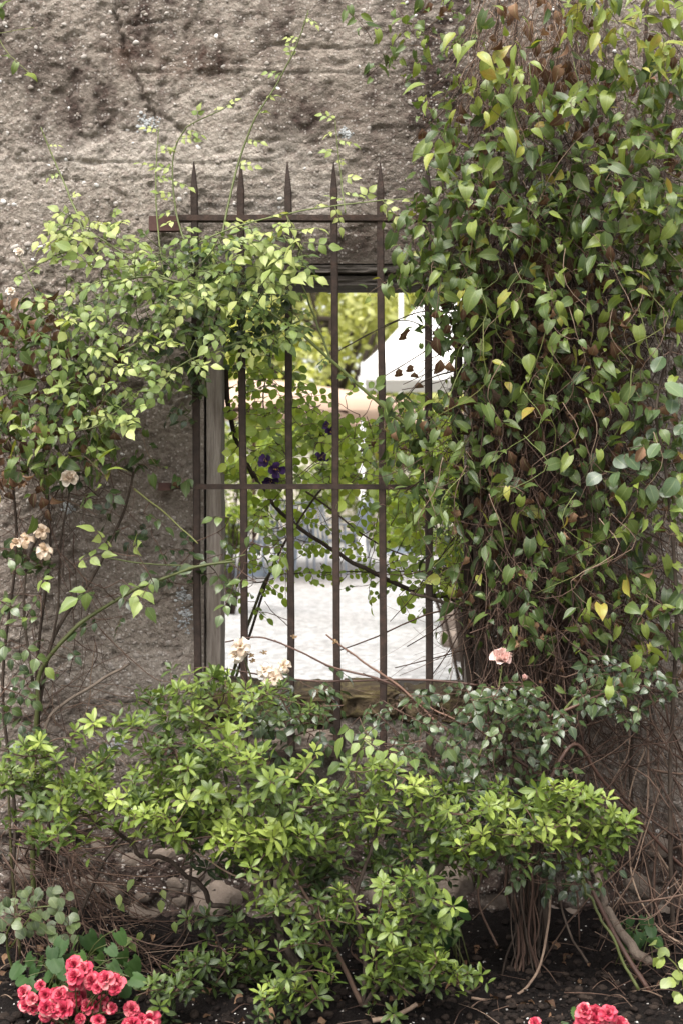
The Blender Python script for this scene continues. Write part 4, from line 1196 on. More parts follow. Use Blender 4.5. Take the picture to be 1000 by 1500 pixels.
C.cane([(130, 900, -.11), (170, 945, -.12), (225, 992, -.13), (255, 1000, -.13)], .0015, .001, 'twig', .6, 'dead_twig')
rose_fill(C, 'rose_light', [(104, 822), (150, 810), (200, 800), (228, 822), (225, 850), (180, 855), (130, 862), (104, 850)], 6, (-.24, -.18), 0.0459, .80, .06)
rose_fill(C, 'rose_dark', [(100, 690), (150, 668), (190, 700), (175, 740), (130, 745)], 7, (-.20, -.12), 0.0426, .68)
rose_fill(C, 'rose_dark', [(165, 735), (205, 740), (240, 800), (205, 830), (170, 790)], 7, (-.16, -.08), 0.0344, .45)
rose_fill(C, 'rose_dark', [(300, 770), (380, 740), (420, 790), (415, 860), (360, 880), (310, 860)], 10, (-.20, -.09), 0.0377, .85)
rose_fill(C, 'rose_dark', [(230, 800), (300, 800), (320, 850), (270, 870), (240, 850)], 6, (-.16, -.08), 0.0328, .5)
rose_fill(C, 'rose_dark', [(-5, 800), (40, 790), (85, 820), (80, 870), (40, 950), (-5, 960)], 17, (-.26, -.14), 0.0410, .80, .1)
rose_fill(C, 'rose_dark', [(-5, 985), (30, 990), (55, 1040), (50, 1100), (-5, 1100)], 13, (-.30, -.18), 0.0410, .55, .1)
rose_fill(C, 'rose_dark', [(125, 880), (200, 860), (195, 900), (150, 920)], 4, (-.18, -.14), 0.0328, .6)
rose_fill(C, 'rose_dark', [(60, 930), (100, 940), (100, 990), (60, 990)], 3, (-.18, -.14), 0.0246, .7)
ROSE_OLD = [(6, 78, .95, .9, .35, .5), (6, 52, .85, .9, .4, .3), (5, 28, .72, .9, .45, .1)]
WILT = [(6, 110, 1.0, .8, .25, .9), (5, 70, .8, .8, .4, .8), (4, 35, .6, .7, .5, .5)]
stalk(C, [P(104, 712, -.15), P(103, 705, -.17), P(102, 700, -.2)])
flower(C, P(102, 702, -.20), Vector((.1, -.8, .6)), .026, ROSE_OLD + [(5, 12, .6, .9, .5, .1)], 'white_petal', tints=(.55, .95), label='faded pinkish cream rose bloom')
for a, b, sx in ((62, 778, .3), (66, 806, .2), (26, 796, -.3), (40, 790, 0)):
    stalk(C, [P(60, 830, -.16), P(a - 4, b + 20, -.18), P(a, b + 2, -.2)])
    flower(C, P(a, b, -.20), Vector((sx, -.7, .5)), random.uniform(.018, .024), WILT, 'white_petal', tints=(.15, .75), cuts=.25, label='wilted brown-edged rose bloom')
for a, b in ((28, 370), (16, 428)):
    flower(A, P(a, b, -.14), Vector((.2, -.8, .6)), .014, ROSE_OLD, 'white_petal', tints=(.7, 1.0), label='small white rose bloom')
rose_fill(A, SHA, [(25, 380), (50, 385), (50, 405), (25, 405)], 2, (-.15, -.12), .026, .8, .06)
for k in range(46):
    B.leaf('dry', P(random.gauss(30, 34), random.uniform(430, 730), random.uniform(-.30, -.14)), Vector((random.uniform(-.6, .6), -.3, -.8)), face_n(.4, .8, .5), random.uniform(.03, .055), clampt(random.gauss(.5, .2)))
vine_fill(B, [(-10, 440), (70, 450), (140, 540), (150, 620), (60, 700), (-10, 720)], 18, (-.26, -.10), .046, .5, dry=.25)
cA = A.cane([(90, 470, -.2), (60, 440, -.17), (40, 400, -.15), (28, 374, -.14)], .0015, .001, 'green_stem', .6)

# wilted white blooms low in front of the opening
W = Plant('spent_rose', 'rose cane carrying wilted white blooms at the foot of the window bars', 'rose', ground_at(430, -.2))
w1 = W.cane([(420, 1350, -.2), (400, 1200, -.22), (385, 1080, -.2), (372, 1010, -.18), (358, 965, -.18)], .004, .0018, 'green_stem', .4)
w2 = W.cane([(660, 1075, -.20), (620, 1040, -.18), (580, 1005, -.16), (530, 988, -.14), (480, 975, -.13), (430, 950, -.13), (380, 933, -.13), (330, 940, -.13)], .0036, .0018, 'red_stem', .55, thorns=10)
w3 = W.cane([(640, 1060, -.2), (590, 1010, -.17), (540, 975, -.15), (505, 950, -.14), (478, 930, -.14)], .0034, .0022, 'red_stem', .75, thorns=8)
w4 = W.cane([(700, 1004, -.15), (640, 997, -.14), (560, 996, -.13), (480, 998, -.13), (400, 992, -.13), (320, 978, -.13), (285, 978, -.12)], .0032, .0016, 'red_stem', .5)
w5 = W.cane([(780, 1075, -.24), (720, 1068, -.22), (670, 1055, -.21), (640, 1042, -.20), (600, 1020, -.18)], .003, .0024, 'red_stem', .8, thorns=16)
W.cane([(430, 912, -.06), (400, 900, -.08), (374, 895, -.09)], .0012, .0008, 'twig', .25, 'dead_twig')
W.cane([(425, 920, -.06), (398, 895, -.07), (388, 880, -.08)], .0012, .0008, 'twig', .25, 'dead_twig')
for a, b, sz in ((352, 948, .030), (345, 960, .022), (388, 982, .024), (402, 992, .026), (392, 996, .02), (416, 975, .02)):
    stalk(W, [P(372, 1020, -.18), P(a + 5, b + 22, -.19), P(a, b + 3, -.2)], .0012)
    flower(W, P(a, b, -.2), Vector((random.uniform(-.5, .5), -.8, .3)), sz, WILT, 'white_petal', tints=(.45, 1.0), cuts=.2, label='wilted white rose bloom')
for a, b in ((368, 962), (370, 970), (386, 958), (490, 942), (430, 935)):
    flower(W, P(a, b, -.19), Vector((.2, -.5, .8)), .011, [(5, 60, 1, .5, .3, .4)], 'dry', 'seed_head', tints=(.4, .9))
rose_fill(W, 'rose_dark', [(400, 985), (480, 960), (470, 1010), (430, 1010)], 4, (-.16, -.12), .034, .55)

# --- D: the rose growing on the courtyard side, seen through the bars
Dp = Plant('courtyard_rose', 'rose with small sunlit leaves and a dark diagonal branch behind the window bars', 'rose', Vector((P(720, 0, .42).x, .42, 0)))
Dp.cane([(800, 1260, .42), (770, 1000, .36), (690, 892, .30), (610, 868, .26), (545, 840, .24), (490, 806, .22), (430, 766, .2), (388, 722, .18), (372, 690, .18)], .0078, .0048, 'bark', .42, 'branch', thorns=14, n=60, wob=.012)
Dp.cane([(340, 1010, .30), (372, 910, .26), (400, 830, .22), (430, 775, .2), (470, 718, .2), (530, 660, .22), (560, 640, .24)], .0042, .0022, 'bark', .45, 'branch', thorns=8)
Dp.cane([(330, 1030, .3), (352, 950, .26), (380, 870, .25), (400, 830, .24)], .005, .004, 'green_stem', .25, 'branch')
Dp.cane([(330, 540, .1), (336, 600, .12), (348, 650, .14), (372, 700, .16)], .0075, .006, 'bark', .35, 'branch')
Dp.cane([(440, 715, .22), (480, 742, .24), (520, 775, .24), (560, 800, .26), (610, 820, .28), (655, 838, .3)], .003, .002, 'red_stem', .3, 'branch')
Dp.cane([(690, 850, .3), (620, 838, .28), (560, 838, .28), (480, 838, .26), (400, 842, .26)], .0026, .0012, 'bark', .35, 'branch')
Dp.cane([(430, 680, .2), (400, 640, .18), (385, 590, .16), (392, 540, .14), (400, 500, .12)], .0028, .0014, 'bark', .5, 'branch')
Dp.cane([(470, 640, .2), (445, 600, .2), (400, 603, .2), (340, 622, .2)], .0016, .001, 'bark', .4, 'branch')
Dp.cane([(660, 500, .12), (600, 470, .12), (560, 480, .14), (500, 510, .16)], .0018, .001, 'bark', .4, 'branch')
def back_fill(poly, n, yr, size, tint):
    for (a, b) in fill(poly, n):
        p = P(a, b, random.uniform(*yr))
        Dp.connect(p, .0013, .0008, .45, maxlen=.2)
        rose_leaf(Dp, 'back', p, Vector((random.uniform(-1, 1), random.uniform(-.3, .3), random.uniform(-.6, .4))), size * random.uniform(.7, 1.25), clampt(random.gauss(tint, .18)), (Vector((0, -.75, .55)) + rnd(.45)).normalized(), 5)
back_fill([(345, 560), (420, 540), (470, 580), (480, 690), (400, 710), (345, 700)], 40, (.08, .35), .032, .55)
back_fill([(440, 590), (540, 610), (560, 700), (470, 712)], 24, (.1, .35), .030, .55)
back_fill([(330, 480), (420, 490), (400, 560), (340, 570)], 14, (.06, .25), .032, .4)
back_fill([(385, 730), (480, 740), (540, 800), (600, 830), (640, 880), (560, 870), (440, 850), (380, 840)], 58, (.18, .42), .024, .42)
back_fill([(500, 690), (640, 700), (690, 740), (690, 860), (620, 860), (540, 780)], 48, (.15, .5), .030, .55)
back_fill([(330, 780), (380, 800), (385, 890), (340, 900)], 10, (.15, .35), .026, .35)
back_fill([(600, 600), (690, 620), (690, 720), (600, 710)], 16, (.15, .45), .032, .6)
back_fill([(340, 540), (420, 530), (480, 590), (480, 700), (350, 700)], 24, (-.04, .12), .030, .62)
back_fill([(470, 590), (640, 600), (660, 710), (480, 712)], 34, (-.05, .15), .030, .6)
back_fill([(540, 720), (680, 730), (690, 870), (600, 860)], 26, (-.03, .15), .028, .52)
back_fill([(330, 730), (430, 730), (420, 860), (340, 870)], 12, (-.04, .12), .03, .5)
back_fill([(340, 540), (640, 590), (680, 720), (680, 860), (560, 860), (480, 740), (350, 720)], 44, (.02, .4), .027, .66)
def clematis(a, b, y, sz, ax):
    flower(Dp, P(a, b, y), Vector(ax), sz, [(4, 70, 1.0, .95, .15, .25), (2, 40, .8, .8, .2, .2)], 'purple_petal', tints=(.2, .8), label='deep purple clematis bloom')
for q in ((390, 676, -.03, .022, (-.5, -.8, .3)), (404, 688, -.03, .024, (.4, -.9, -.2)), (396, 702, -.03, .022, (0, -.6, -.8)), (470, 672, .05, .020, (.4, -.6, .5)), (484, 632, .03, .017, (.3, -.8, -.3)), (478, 624, .03, .014, (-.4, -.8, .3))):
    clematis(*q)
Dp.cane([(412, 720, .0), (408, 690, -.02), (396, 668, -.02), (402, 660, -.02)], .0012, .0008, 'green_stem', .8, 'flower_stalk')
Dp.cane([(440, 700, .1), (455, 685, .06), (470, 676, .05)], .0012, .0008, 'bark', .4, 'flower_stalk')
back_fill([(380, 650), (420, 650), (425, 710), (400, 715)], 5, (-.02, .02), .032, .35)

# --- E: the big climber with heart-shaped leaves over a curtain of dead stems
E = Plant('curtain_vine', 'huge climber with heart-shaped leaves hanging over a curtain of dead brown stems', 'vine', ground_at(770, -.12))
for k, (x0, x1) in enumerate(((775, 800), (785, 740), (795, 870), (765, 710), (800, 930), (780, 830))):
    E.cane([(x0, 1395, -.16), (x0 + 4, 1300, -.15), ((x0 * 2 + x1) / 3, 1120, -.10), ((x0 + x1) / 2, 850, -.08), (x1, 500, -.10), (x1 + 10, 200, -.12), (x1 + 20, -60, -.12)], .0075, .004, 'bark', .45, 'stem', n=40, wob=.02)
E.cane([(690, 1020, -.02), (686, 880, -.02), (684, 770, -.03), (674, 700, -.04), (664, 620, -.04), (668, 540, -.04), (676, 470, -.05), (690, 380, -.08)], .013, .010, 'bark', .3, 'trunk', sides=9, wob=.02)
E.cane([(706, 1030, -.05), (700, 850, -.06), (706, 700, -.07), (698, 500, -.07), (712, 300, -.08), (730, 100, -.1)], .012, .008, 'bark', .35, 'trunk', sides=9, wob=.03)
E.cane([(690, 895, -.08), (640, 880, -.08), (600, 868, -.08)], .005, .004, 'bark', .5, 'branch')
E.cane([(700, 470, -.13), (640, 455, -.14), (590, 465, -.14), (540, 490, -.14), (495, 515, -.14)], .0020, .001, 'bark', .35, 'branch')
E.cane([(680, 540, -.12), (640, 550, -.14), (605, 570, -.15), (582, 610, -.15)], .0022, .0012, 'bark', .35, 'branch')
# the curtain
tangle(E, [(700, 60), (1010, 20), (1010, 600), (960, 1000), (850, 1080), (720, 1050), (695, 800), (690, 300)], 1150, (-.24, -.03), .30, (0.02, 0, -1), (.0, .6), (.0006, .0022), .42)
tangle(E, [(690, 300), (860, 250), (860, 980), (700, 1000)], 620, (-.20, -.03), .26, (0.0, 0, -1), (.0, .5), (.0007, .0034), .45)
tangle(E, [(690, -20), (880, -20), (840, 110), (700, 130)], 320, (-.30, -.10), .22, (-.25, -.1, -1), (.4, 1.0), (.0007, .0016), .25)
tangle(E, [(700, 820), (1000, 840), (1000, 1150), (860, 1150), (720, 1040)], 230, (-.22, -.04), .32, (.2, 0, -.6), (.1, .9), (.0007, .003), .6)
tangle(E, [(640, 620), (720, 600), (720, 1000), (650, 990)], 46, (-.12, -.03), .25, (-.1, 0, -1), (.35, .95), (.0006, .0012), .5)
for a, b, sc_, tn in ((800, 30, 9, .95), (790, 100, 12, .75), (760, 110, 8, .8), (830, 120, 6, .8), (720, 320, 5, .5), (800, 400, 8, .5), (640, 190, 5, .5), (860, 500, 8, .45), (780, 520, 6, .4), (900, 200, 6, .7), (880, 580, 7, .5), (660, 490, 9, .45), (700, 600, 5, .4), (850, 350, 6, .4), (760, 640, 7, .35), (900, 420, 7, .5), (990, 400, 4, .6)):
    for k in range(sc_):
        E.leaf('dry', P(a + random.gauss(0, 24), b + random.gauss(0, 26), random.uniform(-.3, -.12)), Vector((random.uniform(-.4, .4), -.2, -.9)), face_n(.1, .9, .5), random.uniform(.035, .062), clampt(random.gauss(tn * .75, .15)))
for a, b in ((596, 480), (583, 540), (600, 534), (606, 545), (640, 480), (612, 560), (590, 486)):
    E.leaf('dry', P(a, b, -.15), Vector((random.uniform(-.2, .2), -.1, -1)), face_n(.0, .9, .5), random.uniform(.036, .05), random.uniform(.25, .6))
for k in range(260):
    a, b = random.uniform(680, 1000), random.uniform(100, 980)
    E.leaf('dry', P(a, b, random.uniform(-.26, -.05)), Vector((random.uniform(-.5, .5), -.2, -.8)), face_n(.1, .9, .5), random.uniform(.03, .055), clampt(random.gauss(.55, .22)))
for k in range(46):
    a, b = random.uniform(640, 990), random.uniform(90, 760)
    E.cane([(a, b, -.36), (a + random.gauss(0, 18), b + 45, -.38), (a + random.gauss(0, 30), b + 95, -.34), (a + random.gauss(0, 45), b + 150, -.28)], .0011, .0007, 'twig' if k % 2 else 'green_stem', random.uniform(.7, 1.0), 'hanging_stem', n=12, sides=4, wob=.02, skel=False)
# leaves: crown of the heap, then the sides and the sparse ones over the stems
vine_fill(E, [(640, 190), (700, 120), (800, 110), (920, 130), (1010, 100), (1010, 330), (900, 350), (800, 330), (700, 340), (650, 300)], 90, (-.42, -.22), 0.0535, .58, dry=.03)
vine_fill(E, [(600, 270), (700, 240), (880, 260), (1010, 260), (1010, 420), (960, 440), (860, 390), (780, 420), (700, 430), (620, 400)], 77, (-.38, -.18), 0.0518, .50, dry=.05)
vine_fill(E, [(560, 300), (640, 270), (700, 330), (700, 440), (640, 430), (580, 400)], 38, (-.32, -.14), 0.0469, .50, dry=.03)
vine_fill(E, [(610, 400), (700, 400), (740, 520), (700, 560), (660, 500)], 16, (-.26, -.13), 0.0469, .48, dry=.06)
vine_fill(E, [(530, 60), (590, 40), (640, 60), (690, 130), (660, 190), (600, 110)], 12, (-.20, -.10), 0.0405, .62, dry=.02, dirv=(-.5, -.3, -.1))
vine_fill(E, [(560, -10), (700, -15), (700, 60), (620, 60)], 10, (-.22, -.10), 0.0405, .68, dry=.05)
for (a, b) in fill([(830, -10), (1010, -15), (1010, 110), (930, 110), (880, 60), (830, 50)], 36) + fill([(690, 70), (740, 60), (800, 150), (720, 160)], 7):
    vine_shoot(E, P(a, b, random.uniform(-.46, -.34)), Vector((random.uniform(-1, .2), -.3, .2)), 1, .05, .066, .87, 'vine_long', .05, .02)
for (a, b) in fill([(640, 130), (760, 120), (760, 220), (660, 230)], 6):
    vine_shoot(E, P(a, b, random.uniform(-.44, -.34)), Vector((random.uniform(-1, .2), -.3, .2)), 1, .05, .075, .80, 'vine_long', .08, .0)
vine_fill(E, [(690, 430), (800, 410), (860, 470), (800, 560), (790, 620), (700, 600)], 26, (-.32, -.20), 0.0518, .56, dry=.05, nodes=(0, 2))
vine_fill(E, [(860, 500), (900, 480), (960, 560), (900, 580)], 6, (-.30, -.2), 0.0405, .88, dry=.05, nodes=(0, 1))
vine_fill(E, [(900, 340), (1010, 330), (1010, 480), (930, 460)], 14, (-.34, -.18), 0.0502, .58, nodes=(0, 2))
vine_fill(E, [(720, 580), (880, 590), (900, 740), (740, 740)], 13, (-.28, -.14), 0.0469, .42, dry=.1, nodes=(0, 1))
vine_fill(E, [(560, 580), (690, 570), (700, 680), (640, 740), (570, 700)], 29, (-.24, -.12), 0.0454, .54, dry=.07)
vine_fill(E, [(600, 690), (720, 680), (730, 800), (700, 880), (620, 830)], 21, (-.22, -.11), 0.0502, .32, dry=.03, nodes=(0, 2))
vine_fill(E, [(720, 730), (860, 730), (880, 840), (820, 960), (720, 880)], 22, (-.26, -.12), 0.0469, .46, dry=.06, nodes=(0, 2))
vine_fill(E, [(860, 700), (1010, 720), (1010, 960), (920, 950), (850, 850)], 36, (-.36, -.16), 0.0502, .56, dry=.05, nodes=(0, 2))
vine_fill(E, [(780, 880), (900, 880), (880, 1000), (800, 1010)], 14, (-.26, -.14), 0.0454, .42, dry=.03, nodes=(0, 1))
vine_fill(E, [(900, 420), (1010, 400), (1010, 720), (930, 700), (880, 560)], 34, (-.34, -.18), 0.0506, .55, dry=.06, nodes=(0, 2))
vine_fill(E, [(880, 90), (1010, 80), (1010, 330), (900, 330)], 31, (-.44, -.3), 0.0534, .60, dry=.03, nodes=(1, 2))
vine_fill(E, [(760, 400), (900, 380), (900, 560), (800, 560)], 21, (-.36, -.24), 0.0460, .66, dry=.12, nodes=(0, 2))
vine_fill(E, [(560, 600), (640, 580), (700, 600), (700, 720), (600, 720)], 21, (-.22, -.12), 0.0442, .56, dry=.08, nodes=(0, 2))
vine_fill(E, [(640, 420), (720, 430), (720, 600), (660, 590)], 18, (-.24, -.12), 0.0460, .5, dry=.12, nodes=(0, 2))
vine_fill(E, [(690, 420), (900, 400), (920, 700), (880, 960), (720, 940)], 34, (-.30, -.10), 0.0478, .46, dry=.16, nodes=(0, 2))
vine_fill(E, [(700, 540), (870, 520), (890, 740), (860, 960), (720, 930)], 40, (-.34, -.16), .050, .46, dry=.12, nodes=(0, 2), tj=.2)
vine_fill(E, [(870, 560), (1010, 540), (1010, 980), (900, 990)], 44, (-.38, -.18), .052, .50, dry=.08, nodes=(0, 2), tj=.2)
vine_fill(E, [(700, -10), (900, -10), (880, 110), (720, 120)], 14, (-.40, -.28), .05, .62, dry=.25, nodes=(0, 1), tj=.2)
vine_fill(E, [(620, 900), (690, 890), (700, 1000), (640, 1010)], 4, (-.14, -.08), 0.0364, .35, nodes=(0, 1))

# --- F: round-leaved climber by the edge
F = Plant('round_leaved_climber', 'climber with broad pale round leaves beside the curtain of dead stems', 'climber', ground_at(985, -.15))
F.cane([(985, 1390, -.15), (980, 1150, -.2), (990, 900, -.26), (975, 700, -.32), (960, 600, -.34), (985, 500, -.34)], .006, .003, 'bark', .5, 'stem')
F.cane([(980, 740, -.3), (930, 700, -.33), (885, 690, -.35)], .002, .0014, 'green_stem', .5, 'stem')
for (a, b) in [(970, 522), (995, 560), (965, 600), (985, 585), (995, 630), (945, 580), (915, 665), (880, 695), (905, 690), (935, 690), (950, 710), (985, 660), (990, 700), (900, 670), (965, 650), (940, 640), (1000, 520), (985, 720)] + fill([(950, 560), (1005, 540), (1005, 740), (950, 740)], 5):
    p = P(a, b, random.uniform(-.40, -.30))
    F.connect(p, .0014, .001, .6, maxlen=.1)
    F.leaf('round', p, Vector((random.uniform(-.9, .6), -.3, random.uniform(-.7, .1))), face_n(.75, .65, .25), random.uniform(.036, .056), clampt(random.gauss(.5, .2)))

# --- G: glossy dark rose under the window with the pink bloom
G = Plant('glossy_rose', 'rose with small glossy dark leaves and one fresh pale pink bloom below the window', 'rose', ground_at(830, -.30))
g1 = G.cane([(950, 1452, -.40), (905, 1380, -.36), (860, 1290, -.34), (820, 1200, -.32), (800, 1150, -.30), (740, 1100, -.30), (690, 1060, -.28)], .0062, .003, 'red_stem', .45, thorns=34)
g2 = G.cane([(935, 1450, -.44), (900, 1385, -.42), (870, 1330, -.40), (850, 1290, -.40)], .0038, .003, 'green_stem', .45, n=26, wob=.015)
g3 = G.cane([(860, 1300, -.3), (800, 1200, -.28), (790, 1140, -.27), (800, 1080, -.27), (850, 1015, -.28), (920, 990, -.30)], .005, .003, 'green_stem', .7)
g4 = G.cane([(800, 1150, -.28), (840, 1090, -.25), (880, 1140, -.22), (960, 1230, -.16), (1010, 1280, -.14)], .005, .004, 'red_stem', .5, thorns=14)
g5 = G.cane([(700, 1110, -.3), (720, 1060, -.3), (730, 1010, -.29), (734, 975, -.29)], .0028, .0016, 'green_stem', .9)
G.cane([(790, 1055, -.28), (840, 1035, -.28), (890, 1012, -.28)], .004, .0035, 'red_stem', .7)
rose_fill(G, 'rose_dark', [(540, 1030), (620, 1010), (700, 1000), (780, 1000), (830, 1050), (820, 1120), (780, 1180), (700, 1190), (620, 1170), (560, 1110)], 138, (-.44, -.22), 0.0296, .56, .12)
rose_fill(G, 'rose_dark', [(700, 1000), (780, 990), (800, 1050), (740, 1080), (690, 1050)], 21, (-.42, -.32), 0.0336, .72, .1)
rose_fill(G, 'rose_dark', [(860, 960), (960, 975), (990, 1015), (960, 1040), (880, 1050), (840, 1010)], 33, (-.40, -.26), 0.0320, .48, .1)
rose_fill(G, 'rose_dark', [(560, 1130), (760, 1150), (800, 1230), (640, 1240), (560, 1200)], 45, (-.36, -.18), 0.0296, .32, .1)
rose_fill(G, 'rose_light', [(520, 1040), (560, 1060), (600, 1130), (590, 1150), (550, 1110), (515, 1080)], 8, (-.46, -.40), .044, .74, .06)
rose_fill(G, 'rose_dark', [(360, 1000), (480, 1010), (470, 1090), (370, 1080)], 33, (-.30, -.14), 0.0336, .42, .12)
rose_fill(G, 'rose_dark', [(830, 1230), (900, 1230), (890, 1300), (840, 1300)], 6, (-.3, -.2), 0.0288, .4)
G.cane([(560, 1340, -.3), (540, 1240, -.34), (520, 1130, -.38), (540, 1070, -.4)], .004, .002, 'green_stem', .5)
ROSE_FRESH = [(5, 72, .95, 1.05, .35, .35), (5, 46, .95, 1.1, .55, .15), (5, 30, .92, 1.05, .65, .0), (5, 16, .88, 1.0, .7, 0), (4, 6, .8, .85, .7, 0)]
flower(G, P(733, 968, -.30), Vector((.05, -.65, .75)), .030, ROSE_FRESH, 'rose_petal', tints=(.55, .95), label='fresh pale pink rose bloom')
flower(G, P(766, 996, -.30), Vector((.2, -.5, .8)), .014, [(5, 18, 1.0, .8, .5, 0), (4, 6, .95, .7, .5, 0)], 'rose_petal', tints=(.3, .6), label='pale pink rosebud')
for (a, b) in ((731, 985), (720, 1010), (748, 1015), (712, 1030)):
    flower(G, P(a, b, -.31), Vector((0, -.4, .9)), .008, [(5, 30, 1.0, .5, .3, .2)], 'bud_green', 'hip', 'bud_green', tints=(.4, 1))
stalk(G, [P(740, 1060, -.3), P(760, 1030, -.3), P(766, 1000, -.3)])

# --- H, I, J, K: azaleas
H = Plant('azalea_bush', 'bright green azalea bush with the widest spread, below the pale lichen wall', 'shrub', ground_at(440, -.42))
H.cane([(452, 1440, -.42), (420, 1390, -.44), (395, 1330, -.45), (370, 1270, -.46), (320, 1200, -.48), (270, 1150, -.5)], .009, .004, 'bark', .6, 'branch', n=50, wob=.035)
H.cane([(450, 1435, -.42), (400, 1385, -.38), (330, 1330, -.36), (250, 1270, -.36), (160, 1210, -.4), (90, 1170, -.42), (30, 1140, -.44)], .008, .003, 'bark', .45, 'branch', n=60, wob=.045)
H.cane([(395, 1330, -.45), (400, 1240, -.48), (410, 1170, -.5), (420, 1130, -.52)], .005, .0025, 'bark', .5, 'branch')
H.cane([(330, 1220, -.46), (290, 1120, -.42), (270, 1060, -.38), (260, 1010, -.34)], .004, .002, 'bark', .5, 'branch')
H.cane([(440, 1340, -.4), (380, 1300, -.5), (330, 1275, -.52), (250, 1225, -.5)], .003, .0016, 'twig', .9, 'branch')
AZ = .050
azalea_fill(H, [(-10, 1095), (50, 1085), (110, 1090), (165, 1110), (160, 1150), (90, 1180), (-10, 1150)], 61, (-.56, -.40), 0.0373, .64)
azalea_fill(H, [(40, 1160), (140, 1150), (165, 1190), (130, 1215), (50, 1240), (30, 1200)], 32, (-.56, -.44), 0.0373, .66)
azalea_fill(H, [(215, 1000), (260, 980), (330, 985), (345, 1010), (330, 1050), (280, 1060), (220, 1040)], 37, (-.46, -.32), 0.0348, .68)
azalea_fill(H, [(180, 1060), (260, 1050), (340, 1080), (350, 1110), (300, 1150), (200, 1130)], 47, (-.56, -.42), 0.0373, .66)
azalea_fill(H, [(180, 1130), (300, 1090), (380, 1110), (465, 1100), (470, 1180), (440, 1240), (380, 1260), (300, 1240), (220, 1235), (175, 1200)], 158, (-.66, -.46), 0.0389, .74)
azalea_fill(H, [(370, 1010), (430, 1020), (470, 1050), (420, 1060), (370, 1050)], 15, (-.42, -.34), 0.0324, .62)
azalea_fill(H, [(200, 1180), (470, 1180), (470, 1290), (380, 1290), (230, 1240)], 53, (-.50, -.34), 0.0340, .36)

I_ = Plant('azalea_bush', 'green azalea bush whose lower sprays hang over the bare dark soil', 'shrub', ground_at(520, -.50))
I_.cane([(528, 1470, -.52), (505, 1420, -.52), (475, 1360, -.54), (440, 1300, -.56), (400, 1230, -.56)], .006, .003, 'twig', .7, 'branch')
I_.cane([(530, 1475, -.52), (535, 1400, -.5), (520, 1320, -.48), (545, 1240, -.46), (560, 1180, -.44)], .007, .003, 'bark', .5, 'branch')
I_.cane([(535, 1470, -.52), (580, 1400, -.54), (610, 1340, -.56), (600, 1290, -.56)], .006, .003, 'bark', .55, 'branch')
I_.cane([(600, 1400, -.55), (640, 1430, -.58), (690, 1455, -.58)], .004, .0025, 'bark', .5, 'branch')
I_.cane([(545, 1495, -.58), (580, 1488, -.58), (610, 1470, -.58)], .006, .005, 'twig', .95, 'dead_stick')
azalea_fill(I_, [(390, 1230), (470, 1200), (505, 1280), (490, 1340), (500, 1400), (450, 1410), (400, 1370), (385, 1300)], 58, (-.66, -.52), 0.0373, .60)
azalea_fill(I_, [(560, 1290), (620, 1290), (640, 1350), (645, 1420), (600, 1450), (555, 1420), (535, 1370)], 58, (-.68, -.54), 0.0373, .64)
azalea_fill(I_, [(610, 1390), (660, 1400), (695, 1440), (680, 1465), (630, 1450)], 15, (-.66, -.56), 0.0340, .66)
azalea_fill(I_, [(470, 1140), (560, 1130), (610, 1150), (600, 1200), (540, 1215), (480, 1190)], 34, (-.58, -.44), 0.0356, .72)
azalea_fill(I_, [(405, 1420), (480, 1420), (480, 1480), (420, 1490)], 14, (-.68, -.6), 0.0373, .66)
azalea_fill(I_, [(480, 1200), (640, 1210), (640, 1300), (560, 1400), (480, 1340)], 51, (-.50, -.34), 0.0340, .30)
azalea_fill(I_, [(540, 1420), (600, 1440), (590, 1490), (550, 1490)], 11, (-.62, -.56), 0.0324, .5)

J = Plant('azalea_bush', 'azalea branch tufts of pale green leaves reaching out above the bundle of vine stems', 'shrub', ground_at(610, -.38))
J.cane([(560, 1420, -.40), (600, 1330, -.42), (640, 1275, -.46), (665, 1240, -.5), (690, 1220, -.52)], .010, .005, 'bark', .65, 'branch')
J.cane([(650, 1262, -.46), (720, 1245, -.46), (790, 1232, -.46), (830, 1225, -.48)], .005, .003, 'red_stem', .5, 'branch')
J.cane([(790, 1232, -.46), (830, 1195, -.48), (860, 1180, -.5)], .004, .002, 'bark', .5, 'branch')
azalea_fill(J, [(635, 1195), (700, 1185), (745, 1205), (780, 1235), (760, 1255), (690, 1245), (645, 1235)], 42, (-.60, -.48), 0.0389, .76)
azalea_fill(J, [(785, 1165), (850, 1155), (885, 1180), (920, 1225), (880, 1240), (830, 1230), (790, 1205)], 51, (-.58, -.46), 0.0389, .74)
azalea_fill(J, [(750, 1180), (800, 1170), (800, 1210), (760, 1215)], 11, (-.52, -.46), 0.0356, .68)
azalea_fill(J, [(640, 1240), (690, 1260), (670, 1290), (640, 1270)], 7, (-.52, -.44), 0.0324, .4)
azalea_fill(J, [(840, 1230), (880, 1235), (870, 1280), (845, 1270)], 7, (-.48, -.40), 0.0340, .5)

azalea_fill(J, [(560, 1180), (640, 1170), (680, 1210), (660, 1260), (590, 1250)], 19, (-.56, -.42), 0.0360, .60)
azalea_fill(J, [(640, 1150), (760, 1140), (800, 1170), (740, 1200), (660, 1190)], 14, (-.48, -.36), 0.0342, .50)
azalea_fill(J, [(880, 1180), (930, 1200), (930, 1240), (880, 1250)], 8, (-.54, -.44), 0.0360, .70)
rose_fill(G, 'rose_dark', [(720, 1215), (850, 1225), (850, 1290), (790, 1300), (730, 1270)], 24, (-.44, -.26), .032, .40, .1)
rose_fill(G, 'rose_dark', [(540, 1200), (640, 1210), (640, 1300), (560, 1300)], 14, (-.36, -.2), .034, .34, .1)
K = Plant('azalea_bush', 'small dark azalea in deep shade in front of the boulder', 'shrub', ground_at(330, -.42))
K.cane([(332, 1462, -.44), (328, 1420, -.46), (320, 1380, -.48), (310, 1360, -.48)], .004, .002, 'bark', .3, 'branch')
